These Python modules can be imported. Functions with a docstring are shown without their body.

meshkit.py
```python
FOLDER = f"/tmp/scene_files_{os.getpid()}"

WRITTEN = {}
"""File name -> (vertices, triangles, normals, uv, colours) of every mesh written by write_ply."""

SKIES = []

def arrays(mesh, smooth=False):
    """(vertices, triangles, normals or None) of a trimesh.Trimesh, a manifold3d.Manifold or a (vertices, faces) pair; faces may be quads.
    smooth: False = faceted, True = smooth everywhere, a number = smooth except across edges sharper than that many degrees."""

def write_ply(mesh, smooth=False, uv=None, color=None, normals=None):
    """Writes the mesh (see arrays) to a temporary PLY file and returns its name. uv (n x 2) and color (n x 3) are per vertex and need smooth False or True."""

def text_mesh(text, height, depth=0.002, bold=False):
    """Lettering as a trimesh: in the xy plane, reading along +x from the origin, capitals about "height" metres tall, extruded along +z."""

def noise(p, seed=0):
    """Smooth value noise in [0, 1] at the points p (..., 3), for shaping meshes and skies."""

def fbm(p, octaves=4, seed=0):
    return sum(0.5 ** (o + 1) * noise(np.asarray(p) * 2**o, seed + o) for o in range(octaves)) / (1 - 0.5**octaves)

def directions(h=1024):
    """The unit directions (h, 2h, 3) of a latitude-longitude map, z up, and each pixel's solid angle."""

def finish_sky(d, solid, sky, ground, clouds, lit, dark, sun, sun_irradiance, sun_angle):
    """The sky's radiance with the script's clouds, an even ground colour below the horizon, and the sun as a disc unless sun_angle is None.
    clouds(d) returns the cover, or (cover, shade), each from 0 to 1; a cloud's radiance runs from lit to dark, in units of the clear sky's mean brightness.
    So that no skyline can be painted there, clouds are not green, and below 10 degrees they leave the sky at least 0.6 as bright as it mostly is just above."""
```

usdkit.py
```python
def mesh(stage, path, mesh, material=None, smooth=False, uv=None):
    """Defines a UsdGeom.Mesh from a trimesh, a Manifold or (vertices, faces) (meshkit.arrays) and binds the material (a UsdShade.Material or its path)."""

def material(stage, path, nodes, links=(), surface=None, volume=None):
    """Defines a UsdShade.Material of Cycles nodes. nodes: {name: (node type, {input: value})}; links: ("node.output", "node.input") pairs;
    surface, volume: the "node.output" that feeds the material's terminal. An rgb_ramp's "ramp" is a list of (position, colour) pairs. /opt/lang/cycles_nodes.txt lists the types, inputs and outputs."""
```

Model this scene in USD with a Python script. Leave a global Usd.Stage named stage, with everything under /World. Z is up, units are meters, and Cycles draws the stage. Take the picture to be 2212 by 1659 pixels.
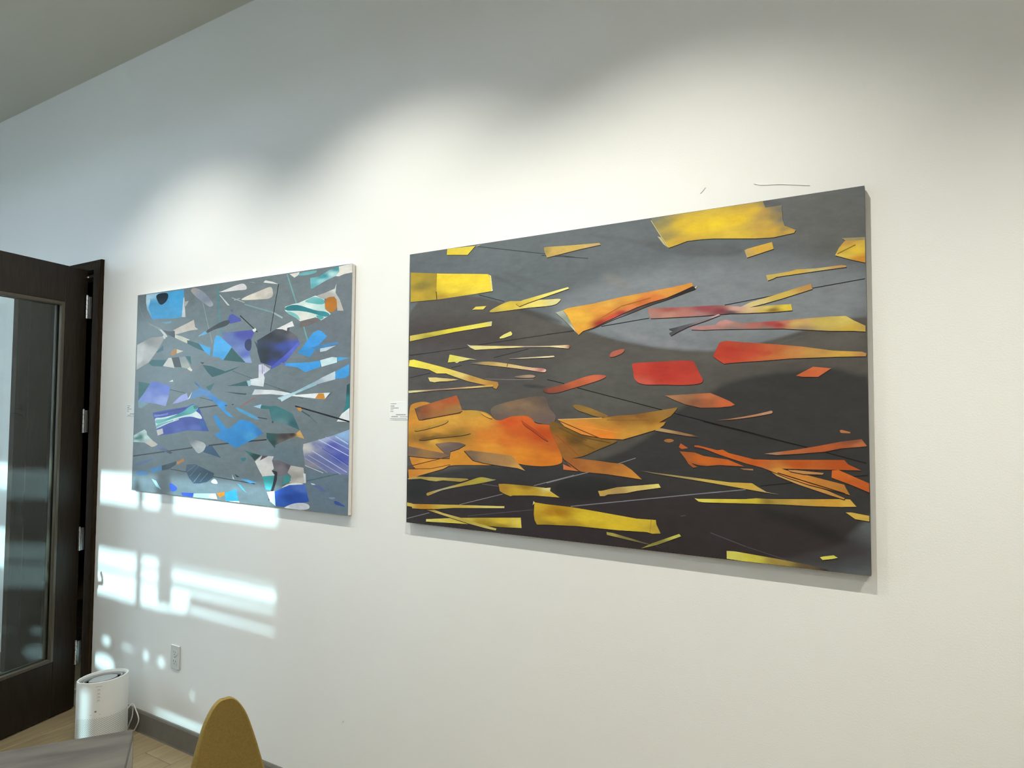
import math, random
import numpy as np, trimesh, shapely
import shapely.geometry as sg
import usdkit, meshkit
from pxr import Usd, UsdGeom, UsdLux, UsdShade, Gf, Sdf, Vt

random.seed(7); rng = np.random.default_rng(7)
stage = Usd.Stage.CreateInMemory()
UsdGeom.SetStageUpAxis(stage, 'Z'); UsdGeom.SetStageMetersPerUnit(stage, 1.0)
UsdGeom.Xform.Define(stage, '/World'); UsdGeom.Scope.Define(stage, '/World/Looks')

# ---------------------------------------------------------------- camera, sky, sun, lamps' strength, exposure
FPX, YAW, PITCH, ROLL = 1438.2, 0.5432, 0.0450, 0.0044
EYE = np.array([0.0, -1.7791, 1.4452])
EXPOSURE = 0.10
SKY = (0.82, 1.0, 1.24); SKY_STRENGTH = 2.9
SUN_TRAVEL = (-0.10, 1.0, -0.46); SUN = 9000.0; SUN_COLOR = (0.64, 1.0, 1.12)
SPOT_COLOR = (0.98, 0.97, 0.87)

def camera():
    fw = np.array([-math.sin(YAW)*math.cos(PITCH), math.cos(YAW)*math.cos(PITCH), math.sin(PITCH)])
    r = np.array([math.cos(YAW), math.sin(YAW), 0.0]); u = np.cross(r, fw)
    c, s = math.cos(ROLL), math.sin(ROLL)
    r, u = c*r + s*u, -s*r + c*u
    cam = UsdGeom.Camera.Define(stage, '/World/camera')
    m = Gf.Matrix4d(*[float(x) for x in (*r, 0, *u, 0, *(-fw), 0, *EYE, 1)])
    cam.AddTransformOp().Set(m)
    cam.CreateHorizontalApertureAttr(36.0); cam.CreateVerticalApertureAttr(27.0)
    cam.CreateFocalLengthAttr(36.0*FPX/2212.0); cam.CreateClippingRangeAttr((0.05, 1000.0))
    cam.CreateExposureAttr(EXPOSURE)
camera()

sky = UsdLux.DomeLight.Define(stage, '/World/sky_light')
sky.CreateColorAttr(Gf.Vec3f(*SKY)); sky.CreateIntensityAttr(SKY_STRENGTH)

def aim(xf, direction, pos=None):
    d = np.array(direction, float); d /= np.linalg.norm(d)
    z = -d; x = np.cross([0, 0, 1.0], z); x /= np.linalg.norm(x); y = np.cross(z, x)
    p = (0, 0, 0) if pos is None else pos
    xf.AddTransformOp().Set(Gf.Matrix4d(*[float(k) for k in (*x, 0, *y, 0, *z, 0, *p, 1)]))

sun = UsdLux.DistantLight.Define(stage, '/World/sun_light')
sun.CreateAngleAttr(0.8); sun.CreateIntensityAttr(SUN); sun.CreateColorAttr(Gf.Vec3f(*SUN_COLOR)); aim(sun, SUN_TRAVEL)

# ---------------------------------------------------------------- helpers
def lin(h):
    c = np.array([int(h[i:i+2], 16) for i in (0, 2, 4)])/255.0
    return np.where(c <= 0.04045, c/12.92, ((c+0.055)/1.055)**2.4)

USED = set()
def path_for(name, parent):
    base = str(parent) + '/' + name; p = base; k = 0
    while p in USED:
        k += 1; p = '%s_%03d' % (base, k)
    USED.add(p); return p

def thing(name, label=None, cat=None, loc=(0, 0, 0), rz=0.0, group=None, kind=None, parent='/World'):
    p = path_for(name, parent); x = UsdGeom.Xform.Define(stage, p)
    if any(loc) or rz:
        x.AddTranslateOp().Set(Gf.Vec3d(*map(float, loc))); x.AddRotateZOp().Set(math.degrees(rz))
    tag(x.GetPrim(), label, cat, group, kind); return p

def tag(prim, label=None, cat=None, group=None, kind=None):
    for k, v in (('label', label), ('category', cat), ('group', group), ('kind', kind)):
        if v: prim.SetCustomDataByKey(k, v)

def obj(name, mesh, mat, parent='/World', label=None, cat=None, group=None, kind=None, smooth=False):
    p = path_for(name, parent)
    m = usdkit.mesh(stage, p, mesh, mat, smooth)
    tag(m.GetPrim(), label, cat, group, kind); return p

def box(x0, x1, y0, y1, z0, z1, bevel=0.0):
    if bevel <= 0:
        m = trimesh.creation.box((x1-x0, y1-y0, z1-z0)); m.apply_translation(((x0+x1)/2, (y0+y1)/2, (z0+z1)/2)); return m
    b = bevel; pts = []
    for sx in (0, 1):
        for sy in (0, 1):
            for sz in (0, 1):
                X, Y, Z = (x0, x1)[sx], (y0, y1)[sy], (z0, z1)[sz]
                dx, dy, dz = (b, -b)[sx], (b, -b)[sy], (b, -b)[sz]
                pts += [(X+dx, Y+dy, Z), (X+dx, Y, Z+dz), (X, Y+dy, Z+dz)]
    return trimesh.convex.convex_hull(np.array(pts))

def cat(*ms): return trimesh.util.concatenate([m for g in ms for m in (g if isinstance(g, (list, tuple)) else [g])])

def cyl(p0, p1, r, n=20, r1=None):
    p0, p1 = np.array(p0, float), np.array(p1, float); h = np.linalg.norm(p1-p0)
    m = trimesh.creation.cylinder(r, h, sections=n) if r1 is None else trimesh.creation.revolve(np.array([[0, -h/2], [r, -h/2], [r1, h/2], [0, h/2]]), sections=n)
    m.apply_transform(trimesh.geometry.align_vectors([0, 0, 1], (p1-p0)/h)); m.apply_translation((p0+p1)/2); return m

def tube(points, r, n=8):
    p = np.array(points, float); t = np.gradient(p, axis=0); t /= np.linalg.norm(t, axis=1, keepdims=True)
    a = np.cross(t, [0.3, 0.2, 0.9]); a /= np.linalg.norm(a, axis=1, keepdims=True); b = np.cross(t, a)
    g = np.arange(n)*2*np.pi/n
    v = p[:, None] + r*(np.cos(g)[None, :, None]*a[:, None] + np.sin(g)[None, :, None]*b[:, None])
    f = []
    for i in range(len(p)-1):
        for j in range(n):
            q = (i*n+j, i*n+(j+1) % n, (i+1)*n+(j+1) % n, (i+1)*n+j); f += [(q[0], q[1], q[2]), (q[0], q[2], q[3])]
    return trimesh.Trimesh(v.reshape(-1, 3), f, process=False)

def spline(pts, n=60):
    from scipy.interpolate import CubicSpline
    pts = np.array(pts, float); d = np.r_[0, np.cumsum(np.linalg.norm(np.diff(pts, axis=0), axis=1))]
    return CubicSpline(d, pts)(np.linspace(0, d[-1], n))

def extrude_xz(poly, y0, y1):
    """A shapely polygon drawn in x, z as a slab from y0 to y1."""
    m = trimesh.creation.extrude_polygon(poly, y1-y0, engine='earcut')
    v = np.array(m.vertices); v = np.stack([v[:, 0], y0 + v[:, 2], v[:, 1]], 1)
    f = np.array(m.faces)[:, ::-1]
    return trimesh.Trimesh(v, f, process=False)

def rect(x0, x1, z0, z1): return sg.box(x0, z0, x1, z1)

# ---------------------------------------------------------------- materials
def mat(name, color, rough=0.5, noise=None, bump=None, spec=0.5, metallic=0.0, extra=None):
    """noise = (scale, amount) of tone variation, bump = (scale, strength, distance)."""
    n = {'p': ('principled_bsdf', {'base_color': tuple(color), 'roughness': rough, 'specular_ior_level': spec, 'metallic': metallic, **(extra or {})})}; l = []
    if noise or bump:
        n['g'] = ('texture_coordinate', {})
    if noise:
        sc, am = noise[:2]; vec = noise[2] if len(noise) > 2 else (1, 1, 1)
        n['mp'] = ('mapping', {'scale': tuple(vec)}); l.append(('g.object', 'mp.vector'))
        n['n'] = ('noise_texture', {'scale': sc, 'detail': 4.0}); l.append(('mp.vector', 'n.vector'))
        c = np.array(color)
        n['r'] = ('rgb_ramp', {'ramp': [(0.3, tuple(c*(1-am))), (0.7, tuple(np.minimum(c*(1+am), 1)))]}); l += [('n.fac', 'r.fac'), ('r.color', 'p.base_color')]
    if bump:
        n['bn'] = ('noise_texture', {'scale': bump[0], 'detail': 3.0}); l.append(('g.object', 'bn.vector'))
        n['b'] = ('bump', {'strength': bump[1], 'distance': bump[2]}); l += [('bn.fac', 'b.height'), ('b.normal', 'p.normal')]
    return usdkit.material(stage, '/World/Looks/' + name, n, l, surface='p.BSDF')

M = {}
M['wall'] = mat('wall_paint', (0.83, 0.82, 0.79), 0.75, bump=(260, 0.12, 0.002), spec=0.25)
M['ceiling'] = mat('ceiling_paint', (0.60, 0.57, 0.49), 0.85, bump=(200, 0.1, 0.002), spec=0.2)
M['base'] = mat('baseboard_rubber', (0.155, 0.140, 0.120), 0.45, noise=(30, 0.08))
M['darkwood'] = mat('dark_stained_wood', (0.019, 0.013, 0.008), 0.42, spec=0.3, noise=(18, 0.35, (6, 6, 0.5)), bump=(120, 0.05, 0.001))
M['framewood'] = mat('dark_frame_wood', (0.030, 0.020, 0.012), 0.8, noise=(18, 0.3, (6, 6, 0.5)), spec=0.04)
M['bead'] = mat('glazing_bead_wood', (0.075, 0.060, 0.040), 0.35, noise=(20, 0.15, (5, 5, 0.6)))
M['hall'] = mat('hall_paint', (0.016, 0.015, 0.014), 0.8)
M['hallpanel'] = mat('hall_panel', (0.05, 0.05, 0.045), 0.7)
M['steel'] = mat('satin_steel', (0.75, 0.77, 0.80), 0.25, metallic=1.0)
M['white_plastic'] = mat('white_plastic', (0.80, 0.80, 0.78), 0.35)
M['outlet'] = mat('outlet_plastic', (0.62, 0.63, 0.61), 0.4)
M['dark_slot'] = mat('dark_slot', (0.03, 0.03, 0.03), 0.6)
M['grey_plastic'] = mat('grey_plastic', (0.20, 0.21, 0.21), 0.4)
M['midgrey_plastic'] = mat('mid_grey_plastic', (0.36, 0.37, 0.37), 0.4)
M['grey_print'] = mat('grey_print', (0.52, 0.52, 0.50), 0.5)
M['perforation'] = mat('perforation_grey', (0.42, 0.43, 0.43), 0.6)
M['cable'] = mat('white_cable', (0.72, 0.69, 0.66), 0.45)
M['card'] = mat('white_card', (0.86, 0.86, 0.85), 0.6)
M['ink'] = mat('grey_ink', (0.30, 0.30, 0.30), 0.6)
M['desk'] = mat('grey_oak_laminate', (0.098, 0.088, 0.073), 0.5, noise=(6, 0.38, (1, 4, 4)), bump=(90, 0.04, 0.001))
M['desk_edge'] = mat('grey_edge_band', (0.30, 0.27, 0.24), 0.45)
M['mustard'] = mat('mustard_fabric', (0.27, 0.19, 0.055), 0.85, noise=(220, 0.10), bump=(700, 0.25, 0.002), spec=0.2)
M['chair_leg'] = mat('chair_leg_oak', (0.36, 0.24, 0.13), 0.45, noise=(20, 0.15, (8, 8, 0.6)))
M['raw_canvas'] = mat('primed_canvas_edge', (0.82, 0.79, 0.76), 0.8, noise=(40, 0.04), bump=(900, 0.2, 0.001))
M['dark_canvas'] = mat('dark_painted_edge', (0.06, 0.057, 0.055), 0.6)
M['stretcher'] = mat('stretcher_pine', (0.50, 0.36, 0.20), 0.6, noise=(20, 0.12, (1, 8, 8)))
M['frame_alu'] = mat('window_frame_grey', (0.55, 0.55, 0.55), 0.4)
M['blind'] = mat('blind_fabric', (0.70, 0.69, 0.66), 0.8)
M['black_metal'] = mat('black_metal', (0.02, 0.02, 0.02), 0.4)
M['ground'] = mat('outside_paving', (0.30, 0.30, 0.28), 0.9)
M['scuff'] = mat('scuff_grey', (0.66, 0.65, 0.61), 0.8)
def glass(name, tint=(0.93, 0.96, 0.95), ior=1.5):
    return usdkit.material(stage, '/World/Looks/' + name, {'t': ('transparent_bsdf', {'color': tint}), 'g': ('glossy_bsdf', {'color': (1, 1, 1), 'roughness': 0.0}),
        'f': ('fresnel', {'IOR': ior}), 'm': ('mix_closure', {})}, [('f.fac', 'm.fac'), ('t.BSDF', 'm.closure1'), ('g.BSDF', 'm.closure2')], surface='m.closure')
M['pane'] = glass('window_glass')
M['door_pane'] = glass('door_glass', (0.90, 0.93, 0.91), 1.38)

FLOORS = []
for i, c in enumerate([(0.32, 0.245, 0.142), (0.335, 0.26, 0.152), (0.295, 0.225, 0.127), (0.355, 0.275, 0.165)]):
    FLOORS.append(mat('oak_plank_%d' % i, c, 0.42, noise=(5 + i, 0.16, (7, 0.7, 1)), bump=(60, 0.03, 0.001)))

def paint_mat(name, rough, spec, gain):
    return usdkit.material(stage, '/World/Looks/' + name, {
        'a': ('attribute', {'attribute': 'paint'}), 'g': ('texture_coordinate', {}), 'mp': ('mapping', {'scale': (1.0, 1.0, 2.2)}),
        'n': ('noise_texture', {'scale': 26.0, 'detail': 5.0, 'roughness': 0.65}), 'mr': ('map_range', {'from_min': 0.3, 'from_max': 0.7, 'to_min': gain*0.88, 'to_max': gain*1.10}),
        'mx': ('mix', {'mix_type': 'multiply', 'fac': 1.0}), 'c': ('combine_color', {}),
        'w': ('noise_texture', {'scale': 900.0, 'detail': 1.0}), 'b': ('bump', {'strength': 0.12, 'distance': 0.001}),
        'p': ('principled_bsdf', {'roughness': rough, 'specular_ior_level': spec})},
        [('g.object', 'mp.vector'), ('mp.vector', 'n.vector'), ('n.fac', 'mr.value'), ('mr.result', 'c.r'), ('mr.result', 'c.g'), ('mr.result', 'c.b'),
         ('a.color', 'mx.color1'), ('c.color', 'mx.color2'), ('mx.color', 'p.base_color'), ('g.object', 'w.vector'), ('w.fac', 'b.height'), ('b.normal', 'p.normal')], surface='p.BSDF')
M['paint_blue'] = paint_mat('oil_paint_blue', 0.42, 0.3, 1.0)
M['paint_orange'] = paint_mat('oil_paint_orange', 0.5, 0.25, 0.90)
# ---------------------------------------------------------------- the room: x along the wall of paintings, y into it (y = 0), z up
XL, XR, YF, H, WT = -6.4, 3.6, -3.0, 3.19, 0.14
DOOR_L, DOOR_R, DOOR_H = -4.335, -3.540, 2.165
W1 = (-4.45, -1.80, 1.20, 2.523)      # window_1 in wall_front: x0, x1, z0, z1
W2 = (-2.7, -0.5, 0.70, 2.75)         # window_2 in wall_left: y0, y1, z0, z1

wall = obj('wall_back', extrude_xz(rect(XL, XR, 0, H).difference(rect(DOOR_L-0.02, DOOR_R+0.02, -1, DOOR_H+0.02)), 0.0, WT), M['wall'], kind='structure')
obj('wall_front', extrude_xz(rect(XL, XR, 0, H).difference(rect(*W1[:3], W1[3]+0.07)), YF-WT, YF), M['wall'], kind='structure')
def side_wall(name, x0, x1, w=None):
    g = rect(YF-WT, WT, 0, H)
    m = extrude_xz(g.difference(rect(*w)) if w else g, x0, x1)      # drawn in (y, z), then turned
    v = np.array(m.vertices)[:, [1, 0, 2]]
    obj(name, trimesh.Trimesh(v, np.array(m.faces)[:, ::-1], process=False), M['wall'], kind='structure')
side_wall('wall_right', XR, XR+WT)
side_wall('wall_left', XL-WT, XL, W2)
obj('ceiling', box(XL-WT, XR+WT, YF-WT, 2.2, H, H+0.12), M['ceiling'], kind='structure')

fl = thing('floor', kind='structure')
obj('subfloor', box(XL-WT, XR+WT, YF-WT, 2.2, -0.12, -0.014), M['dark_slot'], fl)
PW = 0.1817; x = -2.825 - PW*20; k = 0
while x < XR:
    y = YF - (k*0.53) % 1.5 ; k += 1
    while y < 2.2:
        y1 = min(y + 1.5, 2.2); ya = max(y, YF)
        xa, xb = max(x, XL), min(x+PW, XR)
        if xb-xa > 0.02 and y1-ya > 0.02:
            obj('plank', box(xa+0.0008, xb-0.0008, ya+0.0008, y1-0.0008, -0.014, 0.0, 0.0012), FLOORS[rng.integers(4)], fl)
        y = y1
    x += PW

# a few scuffs on the painted wall
def scuff(pts, r):
    p = [(a, -0.0006, b) for a, b in pts]; obj('scuff_mark', tube(spline(p, 10), r, 5), M['scuff'], wall)
scuff([(-0.483, 2.042), (-0.477, 2.047), (-0.469, 2.056)], 0.0009)
scuff([(-0.344, 2.044), (-0.325, 2.037), (-0.300, 2.034), (-0.26, 2.027), (-0.211, 2.016)], 0.0008)
scuff([(-1.779, 0.338), (-1.776, 0.340), (-1.774, 0.344)], 0.0016)

def skirting(name, x0, x1):
    prof = sg.Polygon([(0, 0), (-0.014, 0), (-0.012, 0.006), (-0.010, 0.084), (-0.006, 0.093), (0, 0.0935)])
    m = trimesh.creation.extrude_polygon(prof, x1-x0, engine='earcut'); v = np.array(m.vertices)
    obj(name, trimesh.Trimesh(np.stack([x0+v[:, 2], v[:, 0], v[:, 1]], 1), m.faces, process=True), M['base'], kind='structure')
skirting('baseboard_back', -3.465, XR)
skirting('baseboard_left', XL, -4.395)

# hallway behind the door opening
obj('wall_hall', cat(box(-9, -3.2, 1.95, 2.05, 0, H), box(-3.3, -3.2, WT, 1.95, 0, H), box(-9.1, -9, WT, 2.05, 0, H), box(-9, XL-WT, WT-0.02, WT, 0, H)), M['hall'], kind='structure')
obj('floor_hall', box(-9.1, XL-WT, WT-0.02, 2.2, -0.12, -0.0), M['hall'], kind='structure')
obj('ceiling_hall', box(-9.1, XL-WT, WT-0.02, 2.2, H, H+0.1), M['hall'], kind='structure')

# ---------------------------------------------------------------- door_1: frame in the wall, glazed leaf standing open into the room
d = thing('door_1', kind='structure')
fr = obj('door_frame', cat(
    extrude_xz(rect(DOOR_L-0.055, DOOR_R+0.070, 0, DOOR_H+0.046).difference(rect(DOOR_L, DOOR_R, -1, DOOR_H)), -0.015, 0.0),
    extrude_xz(rect(DOOR_L-0.019, DOOR_R+0.019, 0, DOOR_H+0.019).difference(rect(DOOR_L+0.001, DOOR_R-0.001, -1, DOOR_H-0.001)), 0.0, WT+0.002),
    extrude_xz(rect(DOOR_L, DOOR_R, 0, DOOR_H).difference(rect(DOOR_L+0.014, DOOR_R-0.014, -1, DOOR_H-0.014)), 0.045, 0.085),
    extrude_xz(rect(DOOR_L-0.055, DOOR_R+0.070, 0, DOOR_H+0.046).difference(rect(DOOR_L, DOOR_R, -1, DOOR_H)), WT, WT+0.015)), M['framewood'], d)
obj('frame_bead', extrude_xz(rect(DOOR_R+0.060, DOOR_R+0.066, 0, DOOR_H+0.040).union(rect(DOOR_L-0.05, DOOR_R+0.066, DOOR_H+0.036, DOOR_H+0.041)), -0.0175, -0.0149), M['framewood'], d)
obj('strike_plate', box(DOOR_L, DOOR_L+0.002, 0.004, 0.034, 0.86, 0.945), M['steel'], d)
# leaf in its own frame: s from the hinge edge, t thickness (t = 0 is the face seen), z up
LEAF_O, LEAF_ANG = (-3.542, -0.039), math.atan2(-0.973, 0.232)
LW, LT, LZ0, LZ1 = 0.785, 0.044, 0.008, 2.158
def leafspace(m):      # drawn as x = s, y = t (0 .. -LT away from the viewer), z
    v = np.array(m.vertices); a = np.array([0.232, -0.973]); a /= np.linalg.norm(a); n = np.array([a[1], -a[0]])   # n points to the far side
    xy = np.array(LEAF_O) + v[:, :1]*a + v[:, 1:2]*n
    return trimesh.Trimesh(np.c_[xy, v[:, 2]], np.array(m.faces), process=False)
def flip(m): return trimesh.Trimesh(m.vertices, np.array(m.faces)[:, ::-1], process=False)
GS0, GS1, GZ0, GZ1 = 0.117, 0.785-0.117, 0.262, 1.979
leaf = thing('door_leaf', parent=d)
def fixn(m):
    m.fix_normals(); return m
obj('stile', fixn(leafspace(box(0, GS0, 0, LT, LZ0, LZ1, 0.002))), M['darkwood'], leaf)
obj('stile', fixn(leafspace(box(GS1, LW, 0, LT, LZ0, LZ1, 0.002))), M['darkwood'], leaf)
obj('rail', fixn(leafspace(box(GS0, GS1, 0, LT, GZ1, LZ1, 0.002))), M['darkwood'], leaf)
obj('rail', fixn(leafspace(box(GS0, GS1, 0, LT, LZ0, GZ0, 0.002))), M['darkwood'], leaf)
def bead(t0, t1):
    parts = []
    w = 0.018
    for (s0, s1, z0, z1) in ((GS0, GS0+w, GZ0, GZ1), (GS1-w, GS1, GZ0, GZ1), (GS0+w, GS1-w, GZ1-w, GZ1), (GS0+w, GS1-w, GZ0, GZ0+w)):
        parts.append(box(s0, s1, t0, t1, z0, z1, 0.003))
    return cat(parts)
obj('glazing_bead', fixn(leafspace(bead(-0.004, 0.016))), M['bead'], leaf, label='paler wood bead around the glass')
obj('glazing_bead', fixn(leafspace(bead(0.028, 0.048))), M['bead'], leaf)
obj('glass_pane', fixn(leafspace(box(GS0+0.002, GS1-0.002, 0.020, 0.024, GZ0+0.002, GZ1-0.002))), M['door_pane'], leaf)
lever = []
for t0, sgn in ((0.0, -1), (LT, 1)):
    lever += [cyl((LW-0.06, t0, 0.95), (LW-0.06, t0+sgn*0.012, 0.95), 0.026), cyl((LW-0.06, t0+sgn*0.01, 0.95), (LW-0.06, t0+sgn*0.055, 0.95), 0.010),
              tube(spline([(LW-0.06, t0+sgn*0.052, 0.95), (LW-0.10, t0+sgn*0.056, 0.951), (LW-0.17, t0+sgn*0.052, 0.948)], 14), 0.009, 10)]
obj('lever_handle', fixn(leafspace(cat(lever))), M['steel'], leaf)
for zc in (1.968, 1.399, 0.821, 0.271):
    hx, hy = -3.529, -0.046
    kn = [cyl((hx, hy, zc-0.056+0.0226*i), (hx, hy, zc-0.056+0.0226*i+0.0215), 0.0068, 14) for i in range(5)]
    obj('hinge', cat(kn, box(hx-0.0035, hx+0.0035, hy+0.004, hy+0.020, zc-0.055, zc+0.055), cyl((hx, hy, zc+0.056), (hx, hy, zc+0.061), 0.005, 12)), M['steel'], d, smooth=30)
obj('door_stop_pin', cyl((-3.540, -0.050, 2.118), (-3.520, -0.050, 2.118), 0.004, 10), M['steel'], d)


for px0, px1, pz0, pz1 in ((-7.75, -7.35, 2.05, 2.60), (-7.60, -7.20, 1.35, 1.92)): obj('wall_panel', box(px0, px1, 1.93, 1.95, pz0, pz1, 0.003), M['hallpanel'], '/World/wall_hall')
# ---------------------------------------------------------------- windows that let the daylight in (behind and beside the camera)
def window(n, axis, w, plane, bars_v=(), bars_h=()):
    t = thing('window_%d' % n, kind='structure'); a0, a1, z0, z1 = w
    def put(name, poly, d0, d1, m):
        if axis == 'x': g = extrude_xz(poly, plane+d0, plane+d1)
        else:
            g = extrude_xz(poly, plane+d0, plane+d1); g = trimesh.Trimesh(np.array(g.vertices)[:, [1, 0, 2]], np.array(g.faces)[:, ::-1], process=False)
        obj(name, g, m, t)
    put('window_frame', rect(a0, a1, z0, z1).difference(rect(a0+0.04, a1-0.04, z0+0.04, z1-(0.0 if n == 1 else 0.04))), -0.10, -0.04, M['frame_alu'])
    for b0, b1 in bars_v: put('mullion', rect(b0, b1, z0+0.04, z1), -0.09, -0.05, M['frame_alu'])
    for b0, b1 in bars_h: put('transom', rect(a0+0.04, a1-0.04, b0, b1), -0.088, -0.052, M['frame_alu'])
    put('glass_pane', rect(a0+0.04, a1-0.04, z0+0.04, z1-0.002), -0.073, -0.069, M['pane'])
    return t
DX, DZ = 0.30, 1.38                       # how far the sun's ray shifts between window_1 and the paintings' wall
w1 = window(1, 'x', W1, YF, bars_v=[(-3.105+DX, -3.060+DX)], bars_h=[(0.822+DZ, 1.030+DZ)])
# bottom-up shade with gaps, and slats of a half-open blind above it
sh = sg.Polygon([(W1[0]+0.01, W1[2]-0.05), (W1[1]-0.01, W1[2]-0.05), (W1[1]-0.01, 0.662+DZ), (-2.70+DX, 0.655+DZ), (-2.72+DX, 0.575+DZ), (-2.92+DX, 0.560+DZ), (W1[0]+0.01, 0.562+DZ)])
for cx_, cz_, sx_, sz_ in ((-3.345, 0.346, 0.036, 0.016), (-3.164, 0.346, 0.05, 0.005), (-3.013, 0.337, 0.018, 0.016), (-2.893, 0.331, 0.026, 0.014), (-3.36, 0.240, 0.09, 0.036), (-2.72, 0.110, 0.22, 0.010), (-2.66, 0.236, 0.012, 0.008)):
    sh = sh.difference(sg.Point(0, 0).buffer(1, 12).__class__(np.array(sg.Point(0, 0).buffer(1, 12).exterior.coords)*[sx_, sz_] + [cx_+DX, cz_+DZ]))
sh = sh.difference(sg.box(-3.075+0.272, 1.262, -3.018+0.272, 1.530))          # the beam on the air purifier's end
sh = sh.difference(sg.Polygon([(-2.70+DX, 0.600+DZ), (-2.15+DX, 0.592+DZ), (-2.15+DX, 0.584+DZ), (-2.70+DX, 0.585+DZ)]))
obj('roller_shade', extrude_xz(sh, YF+0.004, YF+0.006), M['blind'], w1)
def slat(x0, x1, z0, z1): obj('blind_slat', box(x0+DX, x1+DX, YF-0.03, YF-0.024, z0+DZ, z1+DZ), M['blind'], w1)
slat(-4.1, -3.105, 0.694, 0.706); slat(-3.06, -2.93, 0.740, 0.752); slat(-3.06, -2.93, 0.676, 0.688)
for k in range(5): slat(-2.83, -2.0, 0.757+0.0105*k, 0.757+0.0105*k+0.0055)
slat(-2.83, -2.0, 0.694, 0.718); slat(-2.83, -2.0, 0.682, 0.686)
obj('blind_slat', box(-2.935+DX, -2.825+DX, YF-0.035, YF-0.031, 0.60+DZ, 1.2+DZ), M['blind'], w1)
window(2, 'y', W2, XL, bars_v=[(-1.62, -1.58)])
obj('ground', box(-40, 40, -40, 40, -0.5, -0.3), M['ground'], kind='structure')

# ---------------------------------------------------------------- track spotlights on the ceiling
SPOTS = [(-2.68, 2700.0, 1.36, -0.03), (-1.537, 3110.0, 1.354, 0.064), (-0.567, 3830.0, 1.45, -0.024), (1.079, 5080.0, 1.45, 0.0)]     # x, strength, tilt down, turn
SPOT_Y, SPOT_Z, SPOT_CONE, SPOT_SOFT = -0.869, 3.042, math.degrees(0.906), 0.81
tr = thing('ceiling_track', 'black lighting track along the ceiling in front of the paintings', 'lighting track')
obj('rail', box(-3.4, 1.8, SPOT_Y-0.017, SPOT_Y+0.017, H-0.022, H), M['black_metal'], tr)
WHERE = ['aimed at the blue painting', 'above the gap between the two paintings', 'above the middle of the orange painting', 'at the far right, past the orange painting']
for (sx, k, pit, yaw), where in zip(SPOTS, WHERE):
    dirv = np.array([math.sin(yaw)*math.cos(pit), math.cos(yaw)*math.cos(pit), -math.sin(pit)])
    h = thing('track_spotlight', 'black ceiling track spotlight ' + where, 'spotlight')
    c0 = np.array([sx, SPOT_Y, SPOT_Z])
    ring = trimesh.creation.annulus(0.040, 0.046, 0.075, sections=28)
    ring.apply_transform(trimesh.geometry.align_vectors([0, 0, 1], dirv)); ring.apply_translation(c0 - dirv*0.0475)
    obj('can', cat(ring, cyl(c0-dirv*0.090, c0-dirv*0.082, 0.046, 28)), M['black_metal'], h, smooth=30)
    obj('stem', cat(cyl(c0-dirv*0.089, (sx, SPOT_Y, H-0.03), 0.008, 12), box(sx-0.05, sx+0.05, SPOT_Y-0.016, SPOT_Y+0.016, H-0.040, H-0.022, 0.003)), M['black_metal'], h)
    L = UsdLux.SphereLight.Define(stage, h + '/lamp'); L.CreateRadiusAttr(0.015); L.CreateIntensityAttr(k*2.78); L.CreateColorAttr(Gf.Vec3f(*SPOT_COLOR))
    sh_ = UsdLux.ShapingAPI.Apply(L.GetPrim()); sh_.CreateShapingConeAngleAttr(SPOT_CONE); sh_.CreateShapingConeSoftnessAttr(SPOT_SOFT)
    aim(L, dirv, c0)

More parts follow.
